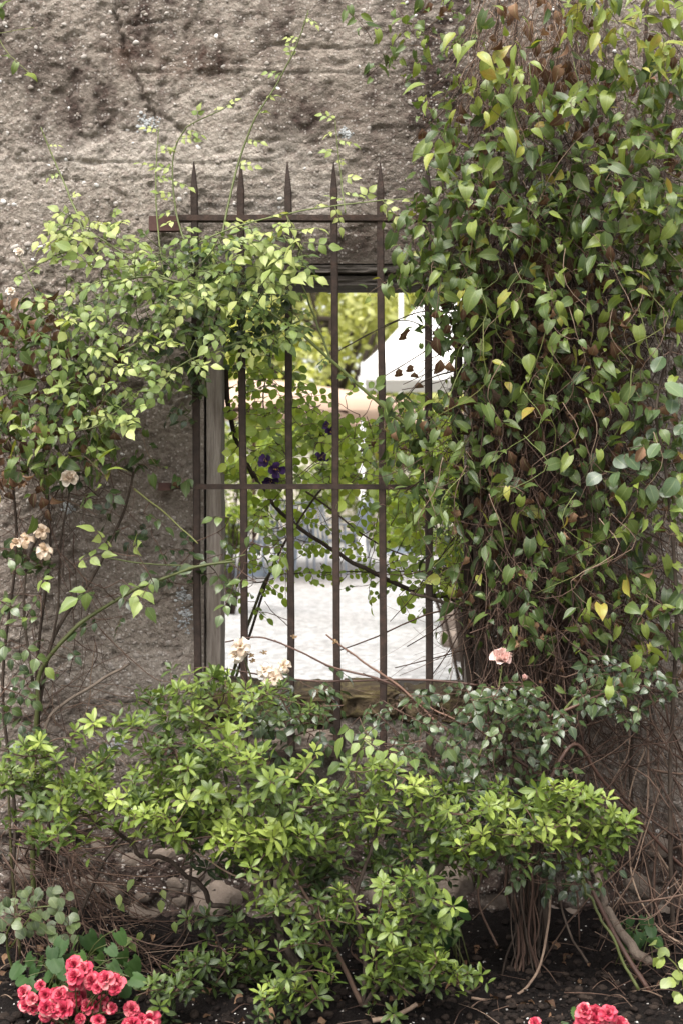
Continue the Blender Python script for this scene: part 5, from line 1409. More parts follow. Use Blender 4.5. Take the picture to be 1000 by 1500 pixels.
azalea_fill(K, [(285, 1360), (330, 1340), (375, 1380), (370, 1440), (310, 1450), (280, 1410)], 34, (-.54, -.42), 0.0356, .34)
K2 = Plant('azalea_bush', 'small dark azalea sprig beside the clump of red flowers', 'shrub', ground_at(250, -.58))
K2.cane([(255, 1500, -.58), (252, 1470, -.6), (248, 1445, -.6)], .003, .002, 'bark', .3, 'branch')
azalea_fill(K2, [(225, 1440), (270, 1435), (275, 1475), (235, 1490)], 12, (-.64, -.58), 0.0340, .40)
K3 = Plant('azalea_bush', 'small azalea sprig low down in front of the twisted grey branches', 'shrub', ground_at(395, -.62))
K3.cane([(395, 1510, -.62), (390, 1480, -.63), (385, 1465, -.63)], .003, .002, 'bark', .3, 'branch')
azalea_fill(K3, [(365, 1450), (400, 1440), (405, 1490), (370, 1495)], 9, (-.66, -.6), 0.0292, .40)

# --- ground-level plants
Lb = Plant('small_leaved_shrub', 'low shrub with small pale oval leaves above the lobed leaves', 'shrub', ground_at(30, -.40))
Lb.cane([(20, 1430, -.42), (10, 1370, -.44), (40, 1335, -.48), (90, 1325, -.5)], .003, .0015, 'green_stem', .5, 'stem')
Lb.cane([(15, 1390, -.42), (50, 1340, -.46), (90, 1345, -.5), (105, 1362, -.5)], .002, .0012, 'green_stem', .6, 'stem')
for (a, b) in fill([(-5, 1310), (40, 1298), (95, 1300), (112, 1340), (108, 1372), (50, 1362), (-5, 1370)], 60):
    p = P(a, b, random.uniform(-.54, -.42))
    Lb.connect(p, .001, .0007, .6, maxlen=.08)
    Lb.leaf('small_round', p, Vector((random.uniform(-1, 1), -.3, random.uniform(-.8, .2))), face_n(.7, .7, .3), random.uniform(.022, .032), clampt(random.gauss(.46, .18)))
def lobed_plant(name, label, base, poly, n, yr, size, tint):
    pl = Plant(name, label, 'plant', base, None, 'green_stem')
    pl.skel += [Vector(base)] * 1
    for (a, b) in fill(poly, n):
        p = P(a, b, random.uniform(*yr))
        b0 = Vector(base) + Vector((random.gauss(0, .03), random.gauss(0, .03), 0))
        pl.twigline([b0, b0 * .45 + p * .55 + Vector((0, 0, .03)), p], .0018, .0011, .4, 4, 7)
        dd = (p - b0); dd.z = -.15
        pl.leaf('lobed', p, dd.normalized() + rnd(.3), face_n(.85, .5, .22), size * random.uniform(.7, 1.2), clampt(random.gauss(tint, .14)))
    return pl
lobed_plant('lobed_leaf_plant', 'low plant with lobed green leaves behind the large clump of red flowers', ground_at(100, -.50), [(35, 1390), (90, 1370), (170, 1355), (195, 1400), (190, 1440), (130, 1430), (60, 1450), (30, 1420)], 34, (-.60, -.48), .054, .55)
lobed_plant('lobed_leaf_plant', 'dark lobed leaves growing against a boulder near the bare soil', ground_at(655, -.25), [(630, 1310), (670, 1300), (680, 1350), (665, 1375), (635, 1370)], 13, (-.32, -.24), .06, .30)
lobed_plant('lobed_leaf_plant', 'dark lobed leaves at the wall foot behind the thorny cane', ground_at(925, -.25), [(910, 1340), (945, 1335), (960, 1370), (920, 1385)], 12, (-.30, -.22), .048, .30)
Lr = Plant('oval_leaf_sprig', 'yellow-green sprig of small oval leaves beside the thorny cane', 'plant', ground_at(1000, -.42), None, 'green_stem')
Lr.cane([(1005, 1480, -.45), (995, 1425, -.46), (975, 1400, -.47), (955, 1385, -.48)], .0018, .001, 'green_stem', .9, 'stem')
for (a, b) in [(953, 1382), (968, 1388), (962, 1398), (972, 1402), (985, 1425), (990, 1440), (985, 1452), (995, 1456), (962, 1412), (992, 1410), (980, 1435), (1000, 1430)]:
    Lr.leaf('small_round', P(a, b, random.uniform(-.5, -.45)), Vector((random.uniform(-1, .6), -.3, random.uniform(-.6, .3))), face_n(.7, .7, .25), random.uniform(.026, .034), clampt(random.gauss(.98, .05)))
Ls = Plant('seedling', 'thin seedling with a few yellow-green leaves in front of the field stones', 'plant', ground_at(190, -.3), None, 'green_stem')
Ls.cane([(185, 1400, -.3), (188, 1340, -.3), (200, 1285, -.3)], .0012, .0008, 'bark', .4, 'stem')
Ls.cane([(200, 1420, -.32), (215, 1360, -.32), (245, 1330, -.34), (235, 1310, -.34)], .0012, .0008, 'bark', .4, 'stem')
for (a, b) in ((197, 1288), (238, 1303), (176, 1310), (175, 1322), (236, 1318), (256, 1350), (208, 1365), (190, 1380), (194, 1372)):
    Ls.leaf('rose_light', P(a, b, -.33), Vector((random.uniform(-.6, .6), -.3, -.6)), face_n(.5, .8, .3), random.uniform(.026, .036), random.uniform(.6, .85))

def begonia(label, blooms, base, group='red flower clumps in the bed'):
    pl = Plant('red_flower_clump', label, 'flowers', base, group, 'green_stem')
    for (a, b, y, sz) in blooms:
        p = P(a, b, y)
        b0 = Vector(base) + Vector((random.gauss(0, .03), random.gauss(0, .02), 0))
        pl.twigline([b0, b0 * .4 + p * .6, p - Vector((0, 0, .005))], .002, .0012, .3, 4, 6)
        ax = (Vector((random.gauss(0, .45), -.75, .6 + random.gauss(0, .25)))).normalized()
        flower(pl, p, ax, sz, [(6, 92, 1.0, 1.0, .15, .35), (6, 62, .88, .95, .3, .4), (5, 38, .7, .95, .4, .25), (4, 15, .5, .9, .5, .1)], 'pink_petal', 'flower', 'pink_petal', (.2, 1.0))
    for k in range(8):
        a, b, y, _ = random.choice(blooms)
        pl.leaf('lobed', P(a + random.gauss(0, 18), b + random.gauss(10, 12), y + .05), Vector((random.uniform(-1, 1), -.5, -.2)), face_n(.8, .6, .25), random.uniform(.035, .055), random.uniform(.3, .8))
    return pl
bl = []
for cx, cy, n, rx, ry in ((112, 1428, 9, 15, 16), (60, 1468, 15, 32, 26), (135, 1455, 14, 36, 22), (110, 1488, 14, 40, 18), (210, 1490, 10, 20, 18), (160, 1440, 5, 14, 14)):
    for k in range(n):
        bl.append((cx + random.uniform(-1, 1) * rx, cy + random.uniform(-1, 1) * ry, -.66 + random.uniform(-.03, .04), random.uniform(.012, .021)))
begonia('big clump of coral red frilly flowers on dark soil', bl, Vector((P(120, 0, -.64).x, -.64, .0)))
bl = []
for cx, cy, n, rx, ry in ((868, 1487, 9, 17, 12), (890, 1497, 9, 18, 12), (862, 1505, 6, 14, 8)):
    for k in range(n):
        bl.append((cx + random.uniform(-1, 1) * rx, cy + random.uniform(-1, 1) * ry, -.68 + random.uniform(-.02, .03), random.uniform(.014, .021)))
bl.append((783, 1499, -.68, .014))
begonia('small clump of coral red flowers below the thorny cane', bl, Vector((P(875, 0, -.66).x, -.66, .0)))

# --- dead wood: bundle of vine stems, fallen log, tangles at both feet of the wall
Q = Plant('vine_stem_bundle', 'tight bundle of bare brown vine stems rising from the soil', 'stems', ground_at(770, -.2))
for k in range(30):
    x0 = 772 + random.gauss(0, 15)
    x1 = 772 + random.gauss(0, 26)
    y0 = random.uniform(-.30, -.18)
    g = ground_at(x0, y0)
    pb = HZ - (g.z - CAMZ) / S * D / (D + y0)
    Q.cane([(x0, pb + 8, y0), ((x0 * 2 + x1) / 3 + random.gauss(0, 6), pb - 55, y0 + .02), ((x0 + x1) / 2 + random.gauss(0, 8), 1290, y0 + .03), (x1, 1220, y0 + .04), (x1 + random.gauss(0, 30), 1120, y0 + .05)], random.choice((.0012, .0016, .0022, .003, .0042)), .0016, 'bark' if k % 3 else 'twig', random.uniform(.05, .6), 'stem', n=22, sides=6, wob=.018, knot=.35)
Q.cane([(690, 1462, -.46), (720, 1465, -.46), (760, 1455, -.42), (785, 1425, -.36), (800, 1370, -.30), (806, 1300, -.26)], .0034, .003, 'twig', .9, 'stem')
Q.cane([(728, 1385, -.30), (706, 1340, -.28), (700, 1300, -.26), (712, 1265, -.24), (720, 1240, -.22)], .003, .0025, 'twig', .5, 'stem')
Q.cane([(860, 1410, -.36), (835, 1370, -.34), (822, 1330, -.3), (812, 1280, -.26)], .003, .0025, 'bark', .5, 'stem')
N = Plant('dead_branch', 'thick grey dead branch leaning on the wall behind the thorny cane', 'branch', ground_at(940, -.36))
N.cane([(948, 1412, -.36), (925, 1390, -.34), (895, 1345, -.30), (880, 1315, -.28), (868, 1280, -.24), (862, 1255, -.2)], .0125, .008, 'bark', .75, 'branch', sides=12, wob=.03, n=26, knot=.35)
T1 = Plant('bare_creeper', 'tangle of bare brown creeper stems on the wall beside the glossy rose', 'creeper', ground_at(950, -.1))
T1.cane([(990, 1400, -.14), (960, 1330, -.12), (945, 1260, -.08), (925, 1180, -.06), (925, 1080, -.06), (950, 1000, -.08)], .006, .004, 'bark', .4, 'stem')
T1.cane([(1010, 1392, -.2), (960, 1355, -.18), (930, 1300, -.16), (921, 1240, -.14), (922, 1160, -.14), (945, 1095, -.14)], .0024, .002, 'twig', .95, 'stem')
T1.cane([(1010, 1120, -.1), (960, 1090, -.1), (900, 1080, -.12), (850, 1120, -.12)], .003, .002, 'twig', .5, 'stem')
T1.cane([(985, 1385, -.14), (1000, 1250, -.1), (965, 1130, -.08), (970, 1050, -.08)], .003, .002, 'twig', .6, 'stem')
tangle(T1, [(820, 1060), (1010, 1020), (1010, 1380), (900, 1360), (830, 1200)], 85, (-.18, -.03), .42, (.25, 0, -.8), (.1, .95), (.001, .0042), .5)
tangle(T1, [(860, 1340), (1010, 1340), (1010, 1480), (880, 1480)], 50, (-.42, -.2), .16, (.8, 0, -.1), (.3, .9), (.0007, .002), .5)
T2 = Plant('bare_creeper', 'tangle of dry brown stems at the wall foot above the lobed leaves', 'creeper', ground_at(80, -.15))
T2.cane([(30, 1400, -.2), (20, 1300, -.2), (15, 1220, -.2), (12, 1150, -.2)], .004, .003, 'green_stem', .2, 'stem', thorns=30)
T2.cane([(110, 1420, -.3), (112, 1360, -.3), (135, 1300, -.26), (160, 1250, -.22), (185, 1225, -.2)], .0045, .003, 'bark', .3, 'stem', thorns=16)
T2.cane([(40, 1190, -.2), (100, 1250, -.2), (150, 1320, -.2), (200, 1360, -.2)], .003, .002, 'twig', .6, 'stem')
tangle(T2, [(-10, 1180), (90, 1190), (160, 1290), (200, 1370), (60, 1400), (-10, 1380)], 230, (-.28, -.06), .26, (.55, 0, -.6), (.2, .85), (.0008, .0028), .4)
tangle(T2, [(140, 1330), (230, 1400), (240, 1450), (120, 1400)], 60, (-.40, -.25), .18, (.6, 0, -.5), (.4, .95), (.0008, .0024), .4)
tangle(T2, [(20, 1000), (160, 1000), (220, 1100), (20, 1120)], 36, (-.12, -.04), .2, (.6, 0, -.3), (.4, .95), (.0007, .0018), .5)
tangle(T2, [(20, 720), (120, 700), (160, 960), (40, 1000)], 60, (-.10, -.03), .22, (.1, 0, -.8), (.1, .6), (.0007, .0018), .5)
T3 = Plant('fallen_twigs', 'scattered dry twigs and dead leaves lying on the dark soil', 'twigs', ground_at(600, -.5))
T3.root['kind'] = 'stuff'
for k in range(120):
    x, y = random.uniform(-.95, .95), random.uniform(-.85, -.12)
    z = float(soil_h(np.array([x]), np.array([y]))[0]) + .006
    a = random.uniform(0, 6.28)
    L = random.uniform(.03, .16)
    d = Vector((math.cos(a), math.sin(a), random.uniform(-.1, .15))) * L
    p = Vector((x, y, z))
    T3.twigline([p, p + d * .5 + Vector((0, 0, random.uniform(0, .012))), p + d], random.uniform(.0008, .0024), .0006, random.uniform(.3, .95), 4, 6)
for k in range(150):
    x, y = random.uniform(-.95, .95), random.uniform(-.85, -.1)
    z = float(soil_h(np.array([x]), np.array([y]))[0]) + .008
    T3.leaf('dry', Vector((x, y, z)), Vector((random.gauss(0, 1), random.gauss(0, 1), .1)), Vector((0, 0, 1)) + rnd(.4), random.uniform(.018, .045), random.uniform(.1, .9))
T4 = Plant('corner_vine', 'few green vine leaves poking in over the wall at its upper corner', 'vine', P(-30, 60, -.06))
T4.cane([(-40, -20, -.06), (-10, 40, -.07), (10, 75, -.08), (30, 95, -.08), (48, 112, -.08)], .0014, .0008, 'green_stem', .9, 'stem')
T4.cane([(-20, 50, -.07), (15, 46, -.07), (50, 40, -.07)], .001, .0006, 'green_stem', .9, 'stem')
for (a, b) in ((5, 5), (14, 2), (2, 60), (-2, 12), (24, 92), (40, 108), (6, 82)):
    T4.leaf('vine', P(a, b, -.10), Vector((random.uniform(-.2, .9), -.2, random.uniform(-.8, .2))), face_n(.5, .8, .3), random.uniform(.024, .04), random.uniform(.5, .85))

# ------------------------------------------------------------------ put the leaves into the scene: the largest 300 in view of each plant as parts, the rest joined
def visibility():
    """rough z-buffer from the camera: how many pixels of each leaf show"""
    sx, sy = 700, 1050
    zb = np.full(sx * sy, 1e9, dtype=np.float64)
    jobs, ids, base = [], [], 0
    us, vs_ = np.meshgrid(np.linspace(-.42, .42, 5), np.linspace(.08, .92, 8))
    for pl in ALL_PLANTS:
        for (sp, va, m, t) in pl.leaves:
            jobs.append(np.array(m))
    if not jobs:
        return []
    mats = np.stack(jobs)
    w = np.where(vs_ < .5, .5 + vs_, 1.5 - vs_)
    loc = np.stack([(us * .75 * w).ravel(), vs_.ravel(), np.zeros(us.size), np.ones(us.size)], -1)
    pts = np.einsum('nij,kj->nki', mats, loc)[..., :3]
    dep = pts[..., 1] + D
    px = 500 + pts[..., 0] / dep * D / S
    py = HZ - (pts[..., 2] - CAMZ) / dep * D / S
    ix, iy = (px / 1000 * sx).astype(int), (py / 1500 * sy).astype(int)
    ok = (ix >= 0) & (ix < sx) & (iy >= 0) & (iy < sy)
    lin = np.where(ok, iy * sx + ix, 0)
    wallhide = (pts[..., 1] > 0) & ~((px > 326) & (px < 684) & (py > 418) & (py < 1005))
    dd = np.where(ok & ~wallhide, dep, 1e8)
    np.minimum.at(zb, lin.ravel(), dd.ravel())
    vis = ok & ~wallhide & (dd <= zb[lin] + 1e-6)
    e1 = mats[:, :3, 0]; e2 = mats[:, :3, 1]
    view = pts.mean(1) - np.array([0, -D, CAMZ])
    nrm = np.cross(e1, e2)
    area = np.abs((nrm * view).sum(1)) / np.linalg.norm(view, axis=1)
    return vis.mean(1) * area
VIS = visibility()

def emit():
    k0 = 0
    for pl in ALL_PLANTS:
        n = len(pl.leaves)
        if pl.tw.n:
            link('twigs', pl.tw.mesh('twigs', M[pl.twig], True, pl.base), pl.root, 'stuff')
        score = VIS[k0:k0 + n] if n else []
        k0 += n
        order = np.argsort(-np.asarray(score)) if n else []
        chosen = set(int(q) for q in order[:298] if score[q] > 0)
        if pl.root['kind'] == 'stuff':
            chosen = set()
        elif n - len(chosen) < 3:
            chosen = set(range(n))
        rest = {}
        off = Matrix.Translation(-pl.base)
        for i, (sp, va, m, t) in enumerate(pl.leaves):
            S_ = SPEC[sp]
            if i in chosen:
                if S_['mesh'][va] is None:
                    tp = S_['tpl'][va]
                    S_['mesh'][va] = mesh_arrays('leaf', tp[0], [tp[1]] + ([tp[3]] if len(tp) > 3 else []), S_['mat'], True, tp[2])
                o = bpy.data.objects.new('dry_leaf' if sp == 'dry' else 'leaf', S_['mesh'][va])
                COL.objects.link(o)
                o.parent = pl.root
                o.matrix_basis = off @ m
                o['tint'] = float(t)
            else:
                rest.setdefault(sp, []).append((va, np.array(off @ m), t))
        if not rest:
            continue
        V, F4, F3, UV, TT, MI4, MI3, nv, mats = [], [], [], [], [], [], [], 0, []
        for mi, (sp, lst) in enumerate(rest.items()):
            mats.append(SPEC[sp]['mat'])
            for va in sorted({q[0] for q in lst}):
                tp = SPEC[sp]['tpl'][va]
                mm = np.stack([q[1] for q in lst if q[0] == va])
                tt = np.array([q[2] for q in lst if q[0] == va])
                v = np.einsum('nij,kj->nki', mm[:, :3, :3], tp[0]) + mm[:, None, :3, 3]
                c, kk = len(mm), len(tp[0])
                offs = nv + np.arange(c) * kk
                f4 = (tp[1][None] + offs[:, None, None]).reshape(-1, 4)
                F4.append(f4); MI4.append(np.full(len(f4), mi))
                if len(tp) > 3:
                    f3 = (tp[3][None] + offs[:, None, None]).reshape(-1, 3)
                    F3.append(f3); MI3.append(np.full(len(f3), mi))
                V.append(v.reshape(-1, 3)); UV.append(np.tile(tp[2], (c, 1))); TT.append(np.repeat(tt, kk))
                nv += c * kk
        fs = [np.concatenate(F4)] + ([np.concatenate(F3)] if F3 else [])
        me = mesh_arrays('leaves', np.concatenate(V), fs, None, True, np.concatenate(UV), np.concatenate(TT))
        for q in mats:
            me.materials.append(q)
        me.polygons.foreach_set('material_index', np.concatenate(MI4 + MI3).astype(np.int32))
        me.update()
        link('leaves', me, pl.root, 'stuff')
emit()

# ------------------------------------------------------------------ the courtyard beyond the window
def leaf_cloud(centres, radii, n, size, seed, flat=.6):
    """many small leaf faces clumped round the given centres -> verts, quads, uv, tint"""
    r = np.random.default_rng(seed)
    c = r.integers(0, len(centres), n)
    d = r.normal(size=(n, 3))
    d /= np.linalg.norm(d, axis=1)[:, None]
    p = np.asarray(centres)[c] + d * (np.asarray(radii)[c] * r.random(n) ** .45)[:, None] * np.array([1, 1, .8])
    nrm = d * .6 + r.normal(size=(n, 3)) * .6 + np.array([0, 0, .5])
    nrm /= np.linalg.norm(nrm, axis=1)[:, None]
    u = np.cross(nrm, r.normal(size=(n, 3)))
    u /= np.linalg.norm(u, axis=1)[:, None]
    w = np.cross(nrm, u)
    s = size * r.uniform(.6, 1.35, n)[:, None]
    v = np.stack([p - u * s, p - w * s * flat * .8, p + u * s, p + w * s * flat * .8], 1).reshape(-1, 3)
    f = np.arange(n * 4).reshape(n, 4)
    uv = np.tile(np.array([(.5, 0), (0, .5), (.5, 1), (1, .5)]), (n, 1))
    t = np.repeat(np.clip(r.normal(.5, .2, n) + .25 * (r.random(len(centres))[c] - .5), 0, 1), 4)
    return v, f, uv, t

def tree(name, label, x, y, h, rx, seed, n=9000, low=.12, group='trees beyond the courtyard'):
    root = empty(name, (x, y, -.03), label, 'tree', group)
    r = np.random.default_rng(seed)
    a = Acc()
    top = np.array([r.normal() * .2, r.normal() * .2, h * .55])
    trunk = smooth_path([(0, 0, 0), (r.normal() * .1, 0, h * .25), top], 10)
    v, f, c = tube(trunk, np.linspace(h * .028, h * .012, 10), 9)
    a.add(v, f, c, .5)
    centres, rad = [], []
    for k in range(46):
        an, el = r.uniform(0, 6.28), r.uniform(-.5, 1.0)
        q = np.array([math.cos(an) * rx * math.sqrt(max(0, 1 - (el * .85) ** 2)), math.sin(an) * rx * math.sqrt(max(0, 1 - (el * .85) ** 2)), h * (low + (1 - low) * (el + .5) / 1.5)]) * np.array([r.uniform(.55, 1), r.uniform(.55, 1), 1])
        centres.append(q)
        rad.append(rx * r.uniform(.2, .36))
        if k % 3 == 0:
            st = trunk[r.integers(4, 10)]
            v, f, c = tube(smooth_path([st, (st + q) / 2 + r.normal(size=3) * .12, q], 6), np.linspace(h * .010, h * .003, 6), 5)
            a.add(v, f, c, .55)
    link('trunk', a.mesh('trunk', M['bark']), root)
    v, f, uv, t = leaf_cloud(centres, rad, n, .11 if n > 3000 else .06, seed + 1)
    link('crown', mesh_arrays('crown', v, f, M['tree_leaf'], False, uv, t), root)
    return root
def bx(px, y):
    return P(px, 700, y).x
for q in (('broad pale green tree behind the tan umbrella', 400, 31, 9.5, 3.6, 61), ('tall airy tree between the umbrella and the white marquee', 500, 27, 8.6, 3.0, 62), ('light green tree rising behind the white marquee', 600, 36, 11.0, 4.0, 63), ('dense green tree behind the edge of the window frame', 310, 34, 10.0, 3.8, 64), ('rounded green tree past the white marquee', 720, 31, 9.5, 3.6, 65), ('tallest far tree over the marquee mast', 540, 46, 14.0, 5.5, 66), ('far tree over the broad umbrella', 400, 48, 14.0, 5.5, 67), ('far tree closing the view past the marquee', 660, 50, 14.0, 5.5, 68)):
    tree('leafy_tree', q[0], bx(q[1], q[2]), q[2], q[3], q[4], q[5])

def shrub(label, px, y, h, rx, seed, n=1800, size=.035, name='courtyard_shrub'):
    root = empty(name, (bx(px, y), y, -.02), label, 'shrub', 'shrubs in the courtyard')
    r = np.random.default_rng(seed)
    a = Acc()
    cen, rad = [], []
    for k in range(16):
        q = np.array([r.uniform(-1, 1) * rx, r.uniform(-1, 1) * rx * .6, h * r.uniform(.25, .95)])
        cen.append(q); rad.append(rx * r.uniform(.25, .45))
        v, f, c = tube(smooth_path([(q[0] * .15, q[1] * .15, 0), q * np.array([.5, .5, .55]), q], 6), np.linspace(.012, .004, 6), 4)
        a.add(v, f, c, .4)
    link('stems', a.mesh('stems', M['bark']), root)
    v, f, uv, t = leaf_cloud(cen, rad, n, size, seed)
    v[:, 2] = np.maximum(v[:, 2], .01)
    link('crown', mesh_arrays('crown', v, f, M['back_leaf'], False, uv, t), root)
for q in (('yellow-green shrub close behind the window, past the vine trunk', 690, 4.2, 1.75, .42, 71, 2600, .028), ('light shrub beside the rockery past the grille', 665, 7.5, 1.3, .5, 72), ('round shrub along the cream wall under the marquee', 580, 21.5, 2.5, 1.0, 73, 2200, .06), ('broad shrub along the cream wall behind the chairs', 515, 21.8, 2.6, 1.2, 74, 2200, .06), ('shrub along the cream wall behind the umbrella pole', 440, 21.6, 2.0, 1.0, 75, 2200, .06),
          ('shrub by the frame edge under the tan umbrella', 345, 20.5, 2.2, .9, 76, 2200, .06), ('shrub past the marquee legs', 640, 20.8, 2.3, .9, 77, 2200, .06), ('low shrub showing beside the wooden jamb', 335, 8.5, 1.5, .35, 78, 2000, .03)):
    shrub(*q)

# low cream wall closing the courtyard, with a coping
gw = empty('garden_wall', (0, 23.2, 0), 'pale cream rendered garden wall closing off the courtyard', 'wall')
v, f = box(-14, 14, -.12, .12, -.06, 1.75)
link('render', mesh_arrays('render', v, f, M['render_wall'], False), gw)
for k in range(28):
    v, f = box(-14 + k + .01, -13 + k - .01, -.19, .19, 1.755, 1.84)
    link('coping_stone', mesh_arrays('coping_stone', v, f, M['stone'], False, None, np.full(8, .7)), gw)

def umbrella(label, px, y, rim_z, apex_z, rad, rot, mat='canvas'):
    root = empty('patio_umbrella', (bx(px, y), y, -.01), label, 'umbrella', 'patio umbrellas')
    v, f, c = tube([(0, 0, .05), (0, 0, 1.2), (0, 0, apex_z + .02)], .024, 10)
    a = Acc(); a.add(v, f, c, .4); link('pole', a.mesh('pole', M['umb_wood']), root)
    v, f = box(-.28, .28, -.28, .28, .0, .07)
    link('base', mesh_arrays('base', v, f, M['grey_metal'], False), root)
    n, m = 8, 7
    vv, ff = [(0, 0, apex_z)], []
    for k in range(n * 6):
        an = k * 2 * math.pi / (n * 6) + rot
        ph = (k % 6) / 6.0
        sag = math.sin(ph * math.pi)
        for j in range(1, m + 1):
            t = j / m
            R_ = rad * t * (1 - .055 * sag)
            z = apex_z + (rim_z - apex_z) * (t * .9 + .1 * t * t) - .05 * sag * t
            vv.append((math.cos(an) * R_, math.sin(an) * R_, z))
        vv.append((math.cos(an) * rad * (1 - .055 * sag) * 1.005, math.sin(an) * rad * (1 - .055 * sag) * 1.005, rim_z - .05 * sag - .11))
    st = m + 1
    tri = []
    for k in range(n * 6):
        a0, b0 = 1 + k * st, 1 + ((k + 1) % (n * 6)) * st
        tri.append((0, a0, b0))
        for j in range(st - 1):
            ff.append((a0 + j, a0 + j + 1, b0 + j + 1, b0 + j))
    link('canopy', mesh_arrays('canopy', np.array(vv), [np.array(ff), np.array(tri)], M[mat], True, None, np.full(len(vv), .5)), root)
    for k in range(n):
        an = k * 2 * math.pi / n + rot
        e = np.array([math.cos(an) * rad * .98, math.sin(an) * rad * .98, rim_z - .02])
        v, f, c = tube([(0, 0, apex_z - .05), e * .5 + np.array([0, 0, (apex_z - .05) * .5]), e], .026, 5)
        a = Acc(); a.add(v, f, c, .4); rb = link('rib', a.mesh('rib', M['umb_wood']), root)
        md = e * .5 + np.array([0, 0, (apex_z - .05) * .5 - .015])
        v, f, c = tube([(0, 0, rim_z - .12), md], .02, 5)
        a = Acc(); a.add(v, f, c, .4); link('strut', a.mesh('strut', M['umb_wood']), rb)
    a = Acc(); v, f = ICO1
    a.add(v * .045 + np.array([0, 0, apex_z + .05]), None, f, .4); link('finial', a.mesh('finial', M['umb_wood']), root)
umbrella('tan patio umbrella with dark ribs over the chairs', 372, 13.4, 2.13, 2.46, 2.15, .2)
umbrella('tan patio umbrella farther off, beside the white marquee', 590, 18.5, 2.22, 2.50, 1.2, .5)

mq = empty('white_marquee', (bx(662, 19.0), 19.0, -.01), 'white open-sided marquee with a pointed canvas roof', 'marquee')
E_, A_, hw = 2.98, 4.75, 1.5
vv, ff, tri = [], [], []
for k in range(4):
    c0, c1 = [(-hw, -hw), (hw, -hw), (hw, hw), (-hw, hw)][k], [(hw, -hw), (hw, hw), (-hw, hw), (-hw, -hw)][k]
    b0 = len(vv)
    for j in range(9):
        t = j / 8
        for i in range(7):
            u = i / 6
            x, y = c0[0] * (1 - u) + c1[0] * u, c0[1] * (1 - u) + c1[1] * u
            vv.append((x * (1 - t * .985), y * (1 - t * .985), E_ + (A_ - E_) * (t ** 1.12) - .06 * math.sin(u * math.pi) * (1 - t)))
    ff += [(b0 + j * 7 + i, b0 + j * 7 + i + 1, b0 + (j + 1) * 7 + i + 1, b0 + (j + 1) * 7 + i) for j in range(8) for i in range(6)]
link('roof', mesh_arrays('roof', np.array(vv), np.array(ff), M['white_canvas'], True), mq)
for k in range(4):
    x, y = [(-hw, -hw), (hw, -hw), (hw, hw), (-hw, hw)][k]
    v, f = box(x - .035, x + .035, y - .035, y + .035, 0, E_ + .02)
    link('leg', mesh_arrays('leg', v, f, M['white_canvas'], False), mq)
    x2, y2 = [(hw, -hw), (hw, hw), (-hw, hw), (-hw, -hw)][k]
    vb, fb = box(min(x, x2) - .012, max(x, x2) + .012, min(y, y2) - .012, max(y, y2) + .012, E_ - .26, E_ - .004)
    link('valance', mesh_arrays('valance', vb, fb, M['white_canvas'], False), mq)
v, f, c = tube([(0, 0, A_ - .3), (0, 0, A_ + .35)], .03, 8)
a = Acc(); a.add(v, f, c, .4); link('mast', a.mesh('mast', M['white_canvas']), mq)
fp = empty('white_pole', (bx(587, 21), 21, -.01), 'slim white pole standing behind the marquee roof', 'pole')
v, f, c = tube([(0, 0, 0), (0, 0, 3), (0, 0, 5.9)], [.05, .045, .04], 10)
a = Acc(); a.add(v, f, c, .4); link('shaft', a.mesh('shaft', M['white_canvas']), fp)
v, f = ICO1
a = Acc(); a.add(v * .06 + np.array([0, 0, 5.95]), None, f, .4); link('finial', a.mesh('finial', M['white_canvas']), fp)

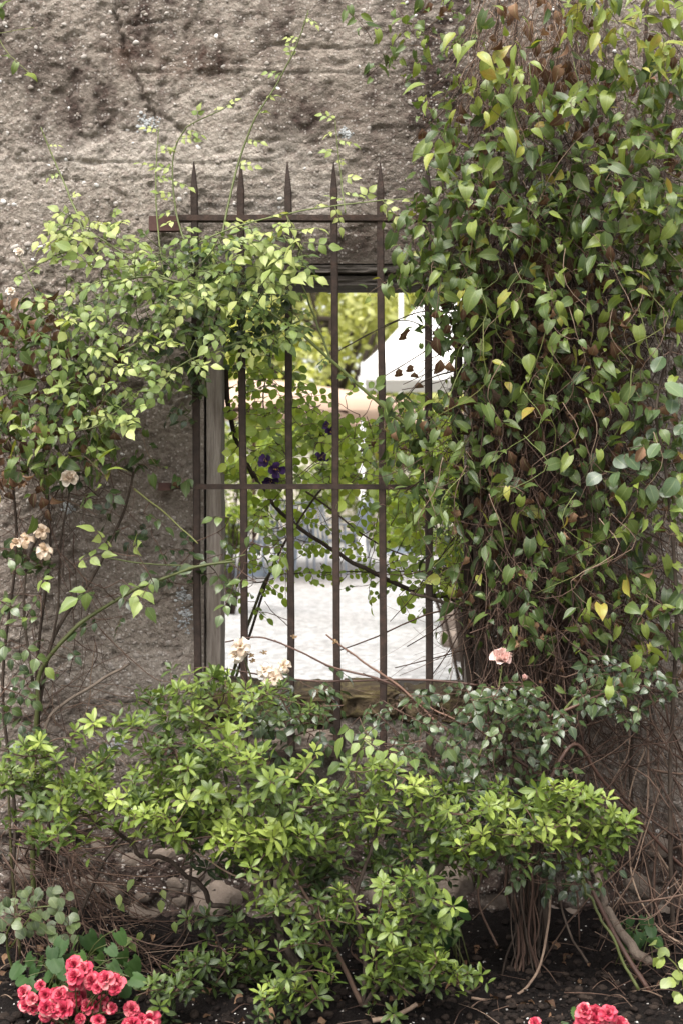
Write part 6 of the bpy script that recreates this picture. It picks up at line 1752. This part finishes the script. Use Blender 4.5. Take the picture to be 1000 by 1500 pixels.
def chair(label, px, y, rot):
    root = empty('garden_chair', (bx(px, y), y, -.008), label, 'chair', 'garden chairs in the courtyard')
    root.rotation_euler = (0, 0, rot)
    def part(nm, pieces, mat='grey_metal'):
        a = Acc()
        for kind, q in pieces:
            if kind == 'b':
                v, f = box(*q); a.add(v, f, None, .5)
            else:
                v, f, c = tube(smooth_path(q[0], 8), q[1], 6); a.add(v, f, c, .5)
        link(nm, a.mesh(nm, M[mat]), root)
    for sx in (-1, 1):
        part('leg', [('t', ([(sx * .23, -.22, 0), (sx * .23, -.21, .3), (sx * .225, -.2, .62)], .014))])
        part('leg', [('t', ([(sx * .22, .26, 0), (sx * .215, .21, .42), (sx * .21, .3, .9)], .014))])
        part('armrest', [('b', (sx * .23 - .025, sx * .23 + .025, -.24, .24, .62, .64))])
    for k in range(6):
        part('seat_slat', [('b', (-.205, .205, -.20 + k * .072, -.14 + k * .072, .425, .443))])
    for k in range(6):
        x = -.165 + k * .066
        part('back_slat', [('t', ([(x, .21, .46), (x, .25, .66), (x, .295, .86)], .016))])
    part('top_rail', [('t', ([(-.21, .3, .9), (0, .315, .91), (.21, .3, .9)], .017))])
    part('seat_rail', [('t', ([(-.22, -.2, .42), (0, -.21, .42), (.22, -.2, .42)], .014))])
for q in (('grey-blue slatted garden chair standing clear of the table', 470, 13.4, 2.6), ('grey-blue slatted garden chair pushed in by the umbrella pole', 418, 14.6, .4), ('grey-blue slatted garden chair near the wooden jamb', 352, 13.2, 2.0), ('grey-blue slatted garden chair beyond the first chair', 508, 15.6, -1.2)):
    chair(*q)
tb = empty('garden_table', (bx(395, 13.4), 13.4, -.008), 'grey round garden table beneath the tan umbrella', 'table')
v = np.array([(math.cos(a_) * .5, math.sin(a_) * .5, z) for z in (.70, .73) for a_ in np.linspace(0, 6.283, 32, endpoint=False)])
f = np.array([(k, (k + 1) % 32, 32 + (k + 1) % 32, 32 + k) for k in range(32)])
t3 = np.array([(32, 32 + k, 33 + k) for k in range(1, 31)] + [(0, k + 1, k) for k in range(1, 31)])
link('table_top', mesh_arrays('table_top', v, [f, t3], M['table_top'], False), tb)
for k in range(4):
    an = k * math.pi / 2 + .4
    v, f, c = tube(smooth_path([(math.cos(an) * .1, math.sin(an) * .1, .7), (math.cos(an) * .16, math.sin(an) * .16, .35), (math.cos(an) * .36, math.sin(an) * .36, 0)], 8), .018, 6)
    a = Acc(); a.add(v, f, c, .5); link('leg', a.mesh('leg', M['grey_metal']), tb)

for k, (px, y, w, h, tn) in enumerate(((676, 6.2, .16, .12, .3), (694, 5.4, .22, .17, .2), (664, 7.4, .12, .09, .4), (700, 7.0, .3, .26, .25))):
    v, f = rock(2, 700 + k, .06)
    me = mesh_arrays('rock', v * np.array([w, w * .8, h]), f, M['stone'], True, None, np.full(len(v), tn))
    o = link('rock', me, None, 'thing', ('squat brown rock on the gravel past the grille', 'brown rock nearest the wall at the foot of the shrub', 'smallest pale rock at the edge of the gravel', 'tallest rock behind the vine trunk')[k], 'rock', 'rockery at the edge of the gravel')
    o.location = (bx(px, y), y, h * .35)
